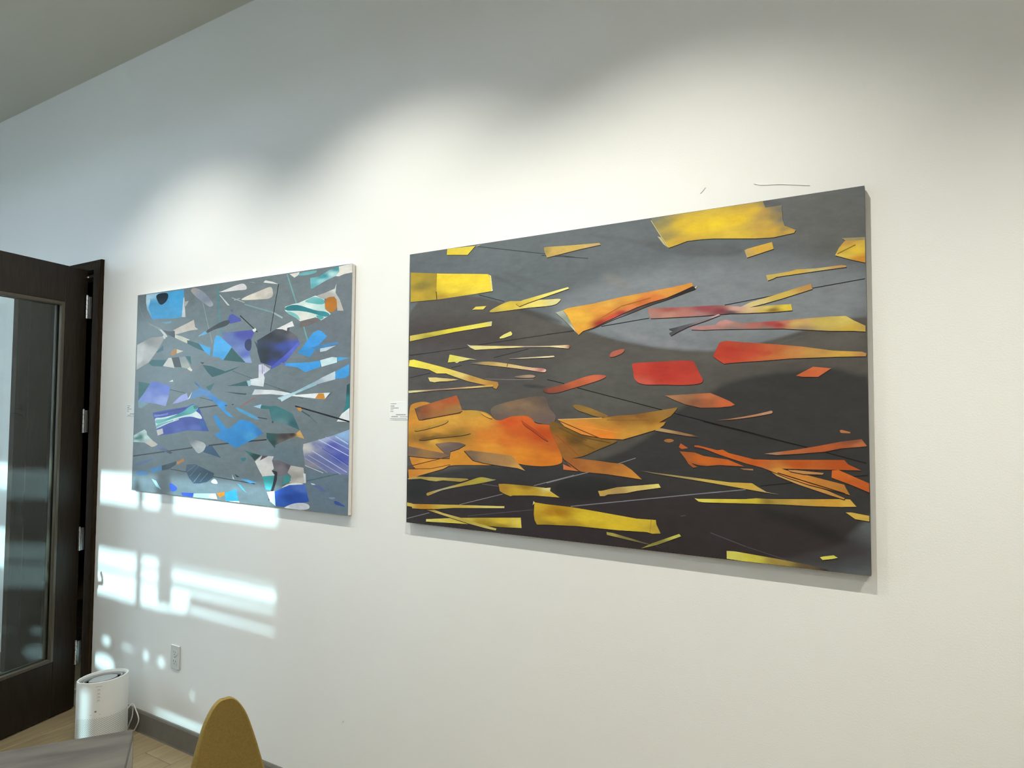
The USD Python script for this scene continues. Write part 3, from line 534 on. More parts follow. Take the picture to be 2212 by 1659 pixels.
DATA2 = """l2.3|516,850 671,823|3a3d40
l2.3|276,908 626,832|3e4144
l2.3|9,565 246,582|2f2c2c
l2.3|286,588 626,614|2a2828
l2.3|534,608 625,613|2a2828
l2.3|712,621 855,635|1c1c20
l2.3|1059,655 1184,670|222024
l2.3|1269,680 1383,692|26262a
l2.3|346,545 472,567|2e2a2a
l2.3|288,749 384,720|2c2c30
l2.3|2,566 131,573|2c2828
l2.3|181,518 222,525|2c2828
l2.3|7,489 95,503|2c2828
l2.3|537,472 594,459|161616
l2.3|636,446 891,382|101010
l2.3|924,373 1050,342|101012
l2.5|1002,352 1253,292|101012
l2.3|1291,282 1379,259|141416
l2.3|1351,227 1382,231|1a1a1c
l2.3|1143,192 1222,205|1c1a1a
l2.3|1181,546 1247,565|5c6066
p|160,914 273,910 242,884 158,894|e2c83e@189,898 ead048@221,907
p|273,909 297,912 279,907|b5b3a0
p|5,851 67,843 118,836 115,775 119,748 6,749|b89c2c@23,822 a68e2c@91,821 c4a52e@23,767 b4982a@98,771 8a7a30@57,802
p|118,836 321,813 334,806 341,757 285,754 119,747 116,775|f0d030@141,818 f3d432@222,802 f5d838@300,784 b8982c@145,753 c8aa30@191,755 ead044@285,760 f0d236@190,774
p|321,813 334,806 341,757 335,756 330,802|e4d88c
l2.3|117,834 115,775|9a8228
l3.1|116,775 119,748|3a3024
l2.3|119,747 285,753|6e625c
p|262,703 276,712 317,711 305,701|e3cf5a
s|308,688 396,721 427,717 489,716 544,713 583,713 579,705 560,693 478,694 390,690|c0aa50@331,695 d9bc40@404,709 ccb048@419,716 e8d470@489,703 d8d090@571,706
p|425,710 453,719 606,745 609,740 467,708 439,700|c8aa40@433,707 d8c050@467,714 e8dc70@544,727 f0e68a@597,741
p|5,633 94,640 339,661 337,646 192,635 5,614|d8c25a@8,623 c9b83e@104,634 a89838@94,627 e8d83c@192,645 e8da50@310,651 cfc48a@336,654
p|367,608 382,616 408,625 414,617 411,612 382,605 369,604|e6dc78
p|243,592 256,588 317,584 445,577 544,573 610,573 614,568 608,562 544,570 448,573 299,573 274,573 256,581|c8c4b0@246,590 e0d488@271,579 e8d488@347,578 e6d090@434,576 b09a90@468,574 ecd9a8@571,570 e6c8a0@597,569 7a2a2a@612,569
p|174,562 281,541 256,543 222,538 167,536|e8dc5c@177,549 e6d888@256,543
p|195,536 215,538 204,533|e8e0a0
p|400,541 457,541 559,543 562,539 545,538 462,538 406,538|7a706a@403,540 d8c8a4@476,540 e8d6b0@545,540
s|250,530 302,534 341,533 397,525 476,510 529,506 535,499 527,493 477,502 391,514 332,521 272,528|7a7060@256,530 b89a5c@332,527 d0b06c@377,521 d9bd80@434,514 d8b090@485,505 b86a60@518,501 e0c0b0@530,499
l2.3|398,525 395,515|5a4630
s|415,484 488,490 501,478 435,479|8a7a68@420,483 ad9078@490,482
l2.3|315,479 417,474|7a736e
l2.3|417,474 490,474|7e7670
p|4,549 23,551 148,521 241,496 312,476 362,468 365,458 357,446 345,450 342,455 300,462 247,473 194,489 161,500 122,501 89,515 2,529|f4e450@20,539 f2dc58@112,518 f2d860@161,508 ecd47c@225,491 d8b060@244,485 bc8c40@257,483 c89a48@288,472 b8863c@348,463
p|86,488 116,488 145,485 194,481 211,478 162,474 132,474 113,472 93,475|e8d488@106,481 e0c478@178,479
p|2,445 129,449 257,455 342,460 346,454 257,450 129,445 29,439 3,437|e2d8a0@8,442 a88570@129,447 b8926c@194,450 e0bd78@272,453 d8a850@342,457
s|518,441 535,446 588,455 640,472 680,482 705,483 732,479 715,469 660,454 614,443 570,431 535,431|6e4030@521,440 904a38@551,441 9a5038@575,445 c0623c@627,459 d8704a@690,476 c0604a@724,478
s|339,391 406,408 491,423 537,422 542,388 559,373 569,358 556,338 532,338 488,345 469,364 407,361 360,343 334,371|766858@363,388 8a6e54@407,393 6e5c4c@504,412 7a6454@435,374 645650@534,412 6e5c54@378,359 74605a@532,350 8a7058@463,393
s|2,391 29,404 73,409 104,400 227,378 258,380 291,378 328,371 360,343 407,360 435,363 469,364 488,352 497,339 532,338 556,336 569,299 583,260 589,237 587,222 532,212 464,213 436,218 340,207 290,206 181,201 100,184 5,178|c8882c@29,388 e0952c@13,334 d9a03c@114,340 e2a840@179,349 c89a3a@273,373 e0a038@304,343 d8581a@407,344 d86420@463,352 c44c14@519,305 d2601c@436,315 e08428@334,301 a07428@41,283 8a601c@72,285 8c6a24@131,295 9a7428@212,301 e0a03a@131,312 c89030@30,313 e0a840@115,277 d89030@31,254 e0962c@197,233 e89a30@349,264 ea9028@436,247 e08020@546,235 e49a34@100,203 d4882c@15,186 c86424@559,282 e07a24@393,282
p|31,384 50,391 204,428 214,409 227,377 214,372 64,347 47,347|9a5528@70,377 b85a28@179,414 b86a34@130,391 a87c40@195,380 8a5a38@50,356 6a5044@37,382 a87038@130,367
l3.1|64,347 220,371|4a2c18
l2.3|31,385 47,348|3c2a20
p|119,268 177,276 215,275 242,269 215,255 181,245 178,229 165,234|8a7260@151,271 74625c@177,251 6c5c58@222,269
p|4,257 99,245 152,239 178,232 178,223 99,220 4,224|7d6858@14,242 a07848@83,234 8a6c54@152,229
l2.3|5,188 178,229|5a3818
l2.3|5,180 100,185|6a4020
l2.3|100,185 181,202|6a4020
p|234,249 259,251 326,247 408,241 422,235 436,218 463,196 436,203 379,207 320,212 269,220 250,235|84684e@244,245 786456@259,225 a88052@320,230 b08450@393,219 d8a050@447,207
l2.3|236,249 269,221|5a3c20
p|5,178 100,184 181,201 152,187 50,159 9,146|d0862e@16,162 e0a040@117,183
s|556,352 589,333 651,311 716,299 769,297 741,284 698,267 660,249 631,242 602,238 589,238 579,264 556,305 542,334|84601e@602,317 9a7030@682,290 6a4e20@651,304 a0682c@618,259 b06828@569,293 8a6428@729,294 664a1c@635,292 7a5a24@586,332 8c6426@666,270
p|574,352 640,355 714,359 763,366 810,369 891,382 933,389 930,383 915,366 884,348 901,350 894,340 878,329 870,327 821,312 777,299 716,301 650,311 595,333|e09a3c@588,349 e89038@665,329 f08a2c@727,308 c08a34@714,350 96682c@763,362 a87434@810,358 a07838@900,378 c8963c@833,332 d89a3c@786,309 9a6c2c@855,352 c89038@889,337 8a5e28@821,365
l2.3|884,348 915,365|4a3018
l2.3|574,353 714,359|e0b070
l2.3|572,351 716,298|6a3c14
s|618,395 635,398 670,390 702,378 744,362 700,360 660,374 635,380|8a6a34@627,391 a07a34@678,380 8e6c38@719,364
p|870,326 885,333 931,325 976,316 992,310 958,313 903,321|b8986a@889,329 9a7650@958,315 5a4640@987,311
p|590,238 635,241 698,237 741,233 777,231 803,216 833,191 788,195 729,200 651,203 619,212|a86430@619,227 b87434@682,218 c07c34@759,216 d48e38@809,205 a86830@729,226 b06a2e@651,211
p|591,222 612,215 644,204 592,206|d87844
l2.3|589,238 644,204|3a2018
l2.3|2,13 97,40|8a888c
l2.3|219,76 383,121|8c8a8c
l2.3|492,153 627,192|8c8a8e
l2.7|536,164 673,203|8c8a8e
l2.3|763,231 815,249|8a8a92
l2.6|616,101 1048,172|84848c
l2.5|1001,164 1107,181|84848e
l2.3|252,43 490,81|565058
l2.3|306,147 368,144|625c5e
l2.3|1018,64 1106,38|5c5660
l2.3|1106,38 1201,16|504a54
l2.3|940,100 953,103|5a4e50
p|2,147 33,156 100,158 248,161 255,158 223,149 153,150 124,145 94,146 60,150 9,145|c8a060@12,150 a8944c@67,154 c0aa60@110,148 a89048@229,155
s|83,103 93,107 144,122 217,142 254,154 297,169 321,168 344,164 363,164 335,157 291,147 229,136 166,122 140,115 101,99 87,94|b89040@91,102 b8ae88@140,119 b8a040@245,146 b4a438@291,161 a8a070@359,164
p|367,151 388,153 465,152 533,149 550,151 548,141 580,124 554,124 492,124 420,119 411,116 388,122 372,129|b88a2c@377,139 d0a82c@437,133 c8a22c@492,135 d8b43c@546,131 e8da90@543,147 a07c20@465,149
p|84,18 199,32 322,43 448,54 451,23 380,19 262,17 199,15 84,10|e8d86c@96,16 d8c44c@231,29 e0c23c@380,37 e8d058@443,38 a88a20@307,19 a08628@380,21
p|2,67 22,66 28,64 199,74 389,84 389,78 199,64 122,54 65,50 24,49 23,54 2,55|d8ba58@10,63 c08a24@65,59 d0b048@167,65 e0d078@380,80
p|75,50 112,53 154,44 230,34 292,23 361,13 358,7 322,10 261,18 199,29 118,43|9a8040@85,49 d0b868@151,40 c8b050@261,24 d0bc68@351,10
p|495,104 536,101 619,99 698,93 817,83 872,84 873,73 885,49 863,46 846,49 759,46 698,46 635,46 537,41 504,38 496,51 493,68|d8b02c@509,91 c08c1c@553,79 a8780e@573,81 e0b82c@563,59 e8c832@667,71 e6c430@788,63 c0a23a@877,65 a88a28@547,43 b89628@619,45 e0c038@846,79
l2.3|859,83 855,48|b89428
p|489,95 492,108 497,103|e8dca0
p|702,151 716,153 759,165 880,182 886,172 818,159 788,151 732,143 722,138 708,137|c8a454@713,146 b8985c@759,152 d8be70@818,166 ead87a@877,176
p|828,215 864,212 944,206 1001,202 1068,197 1123,198 1136,190 1158,178 1188,174 1153,177 1095,184 1001,195 944,201 864,209|8a7860@840,214 b09a64@945,204 d8b858@1028,199 d8b048@1108,191 c8b080@1178,175
p|977,150 987,149 1001,150 1107,157 1133,161 1158,161 1267,168 1328,173 1344,173 1357,157 1324,154 1255,151 1195,150 1107,146 1001,141 988,142|e8dc60@990,147 e8d048@1055,150 d8c03c@1123,155 9a8038@1163,155 b89a44@1183,157 c8a048@1231,158 d8a23c@1301,161 e0b450@1346,161
p|1156,238 1193,227 1213,216 1255,203 1297,190 1333,175 1331,172 1301,180 1232,201 1183,219|d0a060@1183,223 c89048@1301,183
p|978,289 988,289 1002,286 1037,278 1051,280 1066,272 1129,258 1184,259 1256,262 1333,265 1341,255 1368,242 1320,241 1256,239 1193,238 1206,234 1256,224 1332,207 1336,198 1344,183 1324,188 1255,202 1208,216 1149,238 1108,247 1045,266 1002,281 978,285|c85a24@988,287 d06424@1056,270 c85c20@1134,249 c05820@1232,250 b85420@1325,252 e09a44@1184,233 d89040@1232,217 c08038@1313,199 c07038@1159,239
l2.3|1184,227 1333,186|3a1a10
p|938,272 979,270 1001,262 1064,255 1105,239 1042,240 1010,236 989,237 968,242 986,232 974,230 962,239 954,252|b0602c@945,268 d06c24@1001,251 c86428@1056,245 a85c30@976,233
p|936,283 941,293 961,281 944,278|c8602c
s|891,299 909,306 927,300 909,293|a87038
p|1306,239 1320,241 1384,213 1384,192 1347,207 1305,222|d06a28@1314,232 c86028@1369,205
p|1153,273 1233,287 1280,297 1326,308 1370,315 1381,299 1368,297 1326,292 1291,283 1233,276 1184,271|b08870@1157,273 b8683c@1221,280 b85c30@1291,291 8a5038@1348,310 c07044@1370,301 a8562c@1326,295
p|1208,236 1225,236 1288,232 1286,228 1244,227 1213,232|c89058
p|1094,234 1126,234 1126,230 1103,231|b08050
p|1324,335 1329,336 1347,331 1346,328 1326,329|c07a48
p|1334,142 1346,143 1383,138 1383,125 1354,128|d8b450
p|1059,22 1080,23 1181,16 1253,10 1299,3 1253,-2 1156,-1 1059,2|e0d868@1067,17 d8cc50@1119,12 a89048@1181,9 6a5a40@1253,5 4a3c36@1294,3
p|1277,31 1286,34 1307,39 1316,34 1304,30 1283,25|e0d860
p|728,38 747,37 803,27 860,16 910,7 888,11 846,16 788,23 729,30|b8a850@734,34 8a7e48@788,25 6a6048@846,16 5a5044@902,8
p|829,3 860,20 936,53 941,47 874,17 846,8|a8a050@840,8 8a8440@874,21 d0cc60@935,50
p|859,915 899,921 1030,922 1139,918 1155,916 1162,896 1201,896 1203,859 1207,843 1233,829 1229,822 1180,817 1138,820 1030,834 996,836 961,836 937,830 911,824|7e7c6c@867,909 948854@890,893 9e8c50@904,855 c8a83c@921,832 d8b434@949,885 e8c42c@984,868 f0cc2c@1041,872 eec62c@1096,875 c09a50@1160,886 8c8060@1184,891 9a8450@1188,868 d8ac40@1180,834 c8a048@1220,828 e0bc40@1096,832 c8a23c@949,840 e0b838@1135,892 70706c@1201,886 78756c@1200,862 a08850@1208,834 8a8060@1181,902 d0a848@1164,858
p|879,860 889,856 906,827 896,836|c8b888
l2.3|861,907 909,826|c4b878
p|1110,793 1117,796 1177,806 1181,788 1116,773|e0b040@1146,790 c8a868@1112,787 d8ac48@1177,797
p|1335,795 1385,791 1384,783 1343,787|a0926a
p|1341,787 1384,784 1384,730 1353,741 1320,755 1329,773|d0b040@1335,762 e8c43c@1362,763 d8b048@1379,777 d08c2c@1378,738 c89848@1346,782 e0c058@1331,754
l2.4|1325,758 1364,775|8a6a20
p|1162,723 1183,724 1219,727 1233,730 1278,728 1334,730 1343,728 1344,724 1297,722 1239,719 1187,716 1178,712 1166,709|d0b460@1174,718 d8b050@1235,725 d0bc78@1278,722 c89860@1334,727
p|1266,692 1269,678 1198,660 1157,651 1115,643 1094,641 1082,640 1122,657 1178,670|c09054@1260,686 d8b858@1198,668 dcc888@1136,651 d0a8a0@1094,643
p|852,663 929,659 1006,657 1042,656 1081,651 1120,644 1165,646 1220,645 1223,629 1178,628 1115,630 1072,632 1008,631 936,632 859,634 852,650|b08078@859,640 c08a78@913,642 a85a58@913,655 b87870@960,637 9a4a50@1006,651 8a3c48@1050,641 b08080@983,634 d8a8a0@1087,644 e0c090@1124,638 d8c468@1165,640 e8cc48@1208,638 8a6a28@1176,634 d0b060@1149,630 5a4a50@1072,634
p|909,602 925,604 955,610 1008,622 1043,633 1048,630 1008,617 962,604 934,592 916,583 911,590 923,596|4a4a50@923,602 5a5860@945,601 8a7a84@1008,619 c0a8b0@1039,630
p|968,605 1004,605 1035,605 1045,614 1061,617 1071,614 1101,605 1134,605 1193,605 1255,607 1307,608 1341,607 1358,595 1382,581 1382,567 1358,570 1307,573 1200,585 1105,590 1035,593 1004,593 972,596|a88088@979,601 b88480@1004,600 c8908a@1059,612 b08078@1095,601 b87068@1134,599 b04848@1172,599 a83c40@1191,595 c87a68@1207,602 d8b46c@1227,597 d0b860@1290,593 dcc468@1341,594 d0ac40@1358,575 c8a858@1374,576 8a7a70@1162,588 a89070@1245,581 907c78@1085,593
p|1045,558 1061,562 1104,556 1181,547 1245,538 1315,525 1374,520 1383,516 1382,509 1323,510 1217,510 1162,507 1074,504 1056,502 1040,513 1028,522 1036,539|c0402c@1044,530 b83a2c@1075,537 c84a34@1124,531 b44a34@1104,552 c05038@1162,525 c8683c@1181,532 c8884c@1218,525 c89850@1271,521 d4a84c@1340,516 c08c54@1378,512 c84834@1064,509 c8743c@1177,517
s|802,512 833,513 901,514 974,515 982,503 993,477 1003,462 997,451 944,448 900,451 833,451 810,466 808,495|c84434@821,499 b83628@878,493 b83c30@955,502 c44434@965,459 d05a48@828,458 c03a2c@900,471
s|737,530 739,543 753,550 785,555 780,543 758,534|b86450
p|898,421 943,423 1003,426 1020,427 1044,417 1070,405 1083,396 1073,392 1043,389 996,388 954,397 922,410|b07c58@917,417 a07050@960,412 8a5a40@982,404 a8603c@1013,402 d0683c@1059,399 c07048@1013,420
p|1229,467 1268,488 1308,483 1279,463 1244,464|d0683c@1253,473 d87044@1280,482
s|1025,355 1073,360 1122,369 1164,379 1172,382 1175,376 1168,373 1122,364 1063,356|7a5a4c@1033,356 b8805c@1103,364 c09070@1170,377
p|564,672 590,677 604,659 618,634 631,612 641,599 615,626 590,650|a8ac9c@576,669 8a9488@599,650 c8c4a8@629,613
s|655,610 687,618 724,633 774,651 819,667 860,678 903,687 942,700 978,711 987,713 985,704 964,699 903,681 860,672 799,652 749,639 687,616|7a6a72@698,621 8a7a84@749,642 5a4a4c@812,659 4a3c38@872,678 2c2626@953,698
p|590,677 604,682 687,689 774,701 848,708 919,715 974,722 977,713 942,700 903,687 860,679 819,668 774,652 724,633 687,619 655,611 640,600 631,613 618,634 604,659|e8b03c@618,661 ecb440@658,646 e8a83c@645,622 e4a03c@724,665 dca040@799,693 e09a44@896,703 d8903c@965,715 d09040@774,678 c86a34@831,681 e0804c@799,667 d0503c@749,647 a02c28@711,630 a83a34@774,654 d8783c@872,689 e0a848@736,684
l2.3|687,634 774,675|b06a24
l2.3|774,675 860,691|a8601c
p|980,709 987,713 985,704|c8c4b8
p|524,873 533,874 603,869 706,864 710,858 644,853 570,845 535,841 526,859|a08a50@530,861 c8a85a@562,859 c8a858@617,863 c0a068@698,861
s|41,279 75,288 131,297 227,303 274,309 228,297 132,289 75,278|7e5a1e@65,284 946c22@196,299 b88028@259,307
s|24,313 98,327 150,346 176,349 163,336 111,322 37,307|b88a30@65,319 c89838@150,341
s|444,354 463,340 491,326 546,287 532,289 486,319 455,335|b84814@463,340 b04412@519,303
s|292,375 325,368 349,351 319,358|e8b048
l2.3|576,329 666,293|6a4a1c
l2.3|602,299 692,270|7a5220
l2.3|644,304 741,288|66481c
l2.3|566,308 644,247|96561e
l2.3|614,340 763,318|f09838
l2.3|729,353 855,354|8e6428
s|1002,352 1083,336 1160,316 1253,292 1160,314 1083,333|0c0c0e"""
BG = """2|565,721 956,787 1402,736 1400,594 1143,547 979,540 878,551 757,579 659,615 565,651|868b92|45|.9
2|1169,952 1405,922 1402,736 1232,755|696764|50|.7
2|-47,774 246,754 387,714 486,682 565,637 656,615 757,579 878,551 979,540 1051,537 1143,551 1230,572 1292,594 1362,602 1405,602 1404,-23 -53,-71|57534f|5|1
2|-25,691 370,664 487,557 -23,579|4a403e|40|.8
2|-24,603 534,569 535,444 -21,452|504b4b|30|.6
2|566,554 979,500 1050,437 851,364 566,389|5c5b57|40|.7
2|757,566 979,530 1143,535 1230,560 1371,585 1370,520 1097,496 851,523|64605c|20|.7
2|714,231 864,313 903,358 953,395 1021,429 1054,449 1090,460 1142,471 1199,476 1235,477 1280,481 1323,485 1356,467 1402,464 1404,-28 -53,-71 -57,134 233,195 407,210|3b3939|10|1
2|-16,121 714,179 1397,123 1395,-25 -13,-35|362d2f|40|.8
2|567,184 756,194 756,136 567,109|2a2a29|12|.8
2|-17,183 102,189 104,82 -15,74|2a2b2b|12|.8
2|671,895 775,872 849,849 908,834 965,824 1053,815 1111,799 1100,783 1053,785 964,795 907,811 849,835 775,863 685,884|5e6266|5|.9
2|700,774 757,765 805,720 778,722|85837f|12|.6
2|351,820 403,812 549,756 518,746|5e6265|5|.7
2|336,815 489,737 486,728 336,800|5c6063|4|.7
2|404,713 581,650 588,632 420,687|45433f|6|.7
2|1132,142 1231,130 1339,86 1329,63 1224,96 1132,128|282828|12|.7
2|455,462 535,451 527,444 455,451|3a3a3a|3|.7
2|714,625 852,587 979,555 1051,537 954,541 825,566|92939b|10|.6
2|1135,924 1202,909 1196,891 1146,903|58585a|10|.7
1|1112,159 1446,192 1453,-14 1143,2|66788a|40|.8
1|1134,958 1423,926 1441,357 1255,355|687078|50|.6
1|30,560 652,427 470,228 42,344|727a80|40|.6
1|894,241 1159,249 1137,160 897,167|687c88|30|.6"""
# ---------------------------------------------------------------- the two paintings
CW, CH, CD = 1.385, 0.914, 0.0195
def chaikin(p, n=2):
    for _ in range(n):
        q = np.roll(p, -1, 0); p = np.stack([0.75*p+0.25*q, 0.25*p+0.75*q], 1).reshape(-1, 2)
    return p
def controls(spec):
    c, at = [], []
    for g in spec.split():
        if '@' in g:
            h, xy = g.split('@'); c.append(lin(h)); at.append([float(v)/1000 for v in xy.split(',')])
        else: c.append(lin(g)); at.append([0, 0])
    return np.array(c), np.array(at)
def shade(p, spec):
    c, at = controls(spec)
    if len(c) == 1: return np.repeat(c, len(p), 0)
    w = 1/((((p[:, None]-at[None])*[0.42, 1.0])**2).sum(-1) + 4e-6)**1.5        # strokes run lengthwise
    return (w/w.sum(1, keepdims=True)) @ c
def coords(t): return np.array([[float(v) for v in g.split(',')] for g in t.split()])/1000
def paint_mesh(p2, f, depth, col, path_name, parent, m, front):
    v = np.stack([p2[:, 0]-CW/2, np.full(len(p2), -(front+depth)), p2[:, 1]-CH/2], 1)
    f = np.array(f); a = v[f[:, 1]]-v[f[:, 0]]; b = v[f[:, 2]]-v[f[:, 0]]; bad = np.cross(a, b)[:, 1] > 0
    f[bad] = f[bad][:, ::-1]
    p = obj(path_name, (v, f), m, parent)
    UsdGeom.PrimvarsAPI(stage.GetPrimAtPath(p)).CreatePrimvar('paint', Sdf.ValueTypeNames.Color3fArray, 'vertex').Set(Vt.Vec3fArray.FromNumpy(col.astype(np.float32)))
    return p
def painting(which, name, label, loc, tilt, data, bg, base, m, edge):
    p = path_for(name, '/World'); X = UsdGeom.Xform.Define(stage, p); X.AddTranslateOp().Set(Gf.Vec3d(*loc)); X.AddRotateYOp().Set(math.degrees(tilt))
    tag(X.GetPrim(), label, 'painting')
    obj('canvas_edge', box(-CW/2, CW/2, -CD, -0.003, -CH/2, CH/2, 0.0015), M[edge], p)
    bars = [box(-CW/2+0.004, CW/2-0.004, -0.003, -0.0002, s*CH/2-(0.042 if s > 0 else -0.004), s*CH/2-(0.004 if s > 0 else -0.042)) for s in (1, -1)] + \
           [box(s*CW/2-(0.042 if s > 0 else -0.004), s*CW/2-(0.004 if s > 0 else -0.042), -0.003, -0.0002, -CH/2+0.042, CH/2-0.042) for s in (1, -1)]
    obj('stretcher_bars', cat(bars), M['stretcher'], p)
    nx, nz = 300, 198
    gx, gz = np.meshgrid(np.linspace(0, CW, nx), np.linspace(0, CH, nz)); pts = np.stack([gx.ravel(), gz.ravel()], 1)
    col = np.repeat(lin(base)[None], len(pts), 0); sp = shapely.points(pts)
    for ln in bg.strip().split('\n'):
        k, q, c, s, o = ln.split('|')
        if int(k) != which: continue
        poly = sg.Polygon(chaikin(coords(q), 2)).buffer(0); s = float(s)/1000*0.9
        d_ = shapely.distance(sp, poly.boundary)*np.where(shapely.contains_xy(poly, pts[:, 0], pts[:, 1]), 1, -1)
        a = np.clip(d_/(2*s)+0.5, 0, 1); a = (a*a*(3-2*a))*float(o); col = col*(1-a[:, None]) + lin(c)*a[:, None]
    wob = meshkit.fbm(np.c_[pts[:, 0]*5+pts[:, 1]*4, pts[:, 1]*14-pts[:, 0]*3, np.zeros(len(pts))], 4, which)
    col = col*(0.88+0.24*wob)[:, None]
    i, j = np.meshgrid(np.arange(nz-1), np.arange(nx-1), indexing='ij'); a = (i*nx+j).ravel()
    F = np.vstack([np.c_[a, a+1, a+nx+1], np.c_[a, a+nx+1, a+nx]])
    ground = paint_mesh(pts, F, 0.00012, col, 'painted_ground', p, m, CD)
    frame = sg.box(0.0008, 0.0008, CW-0.0008, CH-0.0008); done = []
    for ln in data.strip().split('\n'):
        head, q, c = ln.split('|')
        if head[0] == 'l':
            poly = sg.LineString(coords(q)).buffer(float(head[1:])/2000, cap_style=2)
        else:
            pp = coords(q); poly = sg.Polygon(chaikin(pp, 3) if head == 's' else pp).buffer(0)
        poly = poly.intersection(frame)
        if poly.is_empty or poly.area < 2e-6: continue
        lay = 1 + max([l for g, l in done if g.intersects(poly)], default=0); done.append((poly, lay))
        V, Fc, n0, C = [], [], 0, []
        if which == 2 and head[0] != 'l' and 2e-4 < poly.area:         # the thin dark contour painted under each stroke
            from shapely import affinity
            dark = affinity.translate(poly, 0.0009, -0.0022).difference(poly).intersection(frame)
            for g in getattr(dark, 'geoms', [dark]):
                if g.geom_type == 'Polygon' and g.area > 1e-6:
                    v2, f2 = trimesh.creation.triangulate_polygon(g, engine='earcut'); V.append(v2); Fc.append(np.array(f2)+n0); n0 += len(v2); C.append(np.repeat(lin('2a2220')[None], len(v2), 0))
        for g in getattr(poly, 'geoms', [poly]):
            if g.geom_type != 'Polygon' or g.area < 1e-6: continue
            v2, f2 = trimesh.creation.triangulate_polygon(g, engine='earcut')
            if '@' in c:
                v3, f3 = trimesh.remesh.subdivide_to_size(np.c_[v2, np.zeros(len(v2))], f2, 0.014, max_iter=12); v2 = v3[:, :2]; f2 = f3
            V.append(v2); Fc.append(np.array(f2)+n0); n0 += len(v2); C.append(shade(v2, c))
        if not V: continue
        V = np.vstack(V); Fc = np.vstack(Fc)
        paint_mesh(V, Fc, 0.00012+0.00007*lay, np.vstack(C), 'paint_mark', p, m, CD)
    return p
painting(1, 'painting', 'blue and grey abstract painting on a white-edged canvas, the one beside the open door', (-2.4389, 0, 1.5375), 0.004, DATA1, BG, '6d777c', M['paint_blue'], 'raw_canvas')
painting(2, 'painting', 'yellow, orange and charcoal abstract painting on canvas, the one farther from the door', (-0.7837, 0, 1.5333), 0.002, DATA2, BG, '646a6e', M['paint_orange'], 'dark_canvas')

# ---------------------------------------------------------------- caption cards beside the paintings
def caption(label, x0, z1, w, h, lines):
    t = thing('caption_card', label, 'caption card', (x0, 0, z1))
    obj('card', box(0, w, -0.0012, 0, -h, 0), M['card'], t)
    rows = []
    for (a, b, z, th) in lines:
        x = a*w; k = 0
        while x < b*w - 0.001:                                        # tiny print: word-sized dashes
            ln_ = min(0.0035 + 0.0035*((k*37) % 5)/4, b*w-x); rows.append(box(x, x+ln_, -0.0014, -0.0012, -z*h-th*h, -z*h)); x += ln_+0.0012; k += 1
    obj('print', cat(rows), M['ink'], t, kind='stuff')
LINES = [(0.05, 0.36, 0.09, 0.045), (0.05, 0.25, 0.21, 0.06), (0.05, 0.47, 0.33, 0.05), (0.05, 0.20, 0.44, 0.035), (0.05, 0.20, 0.53, 0.045), (0.34, 0.86, 0.70, 0.055), (0.10, 0.44, 0.81, 0.05), (0.55, 0.98, 0.82, 0.03), (0.02, 0.9, 0.92, 0.03)]
caption('small white caption card with tiny grey print left of the orange painting', -1.574, 1.486, 0.086, 0.062, LINES)
caption('small white caption card with tiny grey print left of the blue painting', -3.227, 1.483, 0.086, 0.062, LINES)

# ---------------------------------------------------------------- wall outlet
o = thing('wall_outlet', 'grey-white duplex wall outlet below the blue painting', 'outlet', (-2.784, 0, 0.378))
obj('cover_plate', box(-0.033, 0.033, -0.006, 0, -0.052, 0.052, 0.003), M['outlet'], o)
for zc in (0.0195, -0.0195):
    r_ = sg.Point(0, 0).buffer(0.0168, 16).intersection(sg.box(-0.02, -0.0135, 0.02, 0.0135))
    soc = obj('socket', extrude_xz(sg.Polygon(np.array(r_.exterior.coords)+[0, zc]), -0.0075, -0.005), M['outlet'], o)
    obj('slot', cat(box(-0.0075, -0.0055, -0.0077, -0.0072, zc-0.001, zc+0.0075), box(0.0055, 0.0075, -0.0077, -0.0072, zc-0.001, zc+0.0065), cyl((0, -0.0077, zc-0.007), (0, -0.0072, zc-0.007), 0.0024, 12)), M['dark_slot'], soc)
obj('screw', cyl((0, -0.0066, 0), (0, -0.0055, 0), 0.0028, 12), M['steel'], o)

# ---------------------------------------------------------------- air purifier: pointed-oval tower, grey sunken top
PC = np.array([-3.053, -0.163]); PA = math.atan2(0.202, 0.045); PL, PB, PH = 0.207, 0.076, 0.295
pu = thing('air_purifier', 'white pointed-oval air purifier with a grey sunken top standing on the floor by the door', 'air purifier', (*PC, 0), PA)
def lens(scale=1.0, n=22, cut=0.94):
    a, b = PL/2*scale, PB*(1-(1-scale)*1.0)*scale
    R = (a*a+b*b)/(2*b); th = math.asin(min(1, a/R)); t = np.linspace(-th, th, n)
    up = np.stack([R*np.sin(t), R*np.cos(t)-(R-b)], 1); lo = np.stack([-R*np.sin(t), -(R*np.cos(t)-(R-b))], 1)
    pts = np.vstack([up[1:-1], lo[1:-1]])
    g = sg.Polygon(pts).buffer(-0.006).buffer(0.006, 8); return np.array(g.exterior.coords)[:-1]
def resample(p, n=96):
    p = np.vstack([p, p[:1]]); d_ = np.r_[0, np.cumsum(np.linalg.norm(np.diff(p, axis=0), axis=1))]; t = np.linspace(0, d_[-1], n, endpoint=False)
    return np.stack([np.interp(t, d_, p[:, 0]), np.interp(t, d_, p[:, 1])], 1)
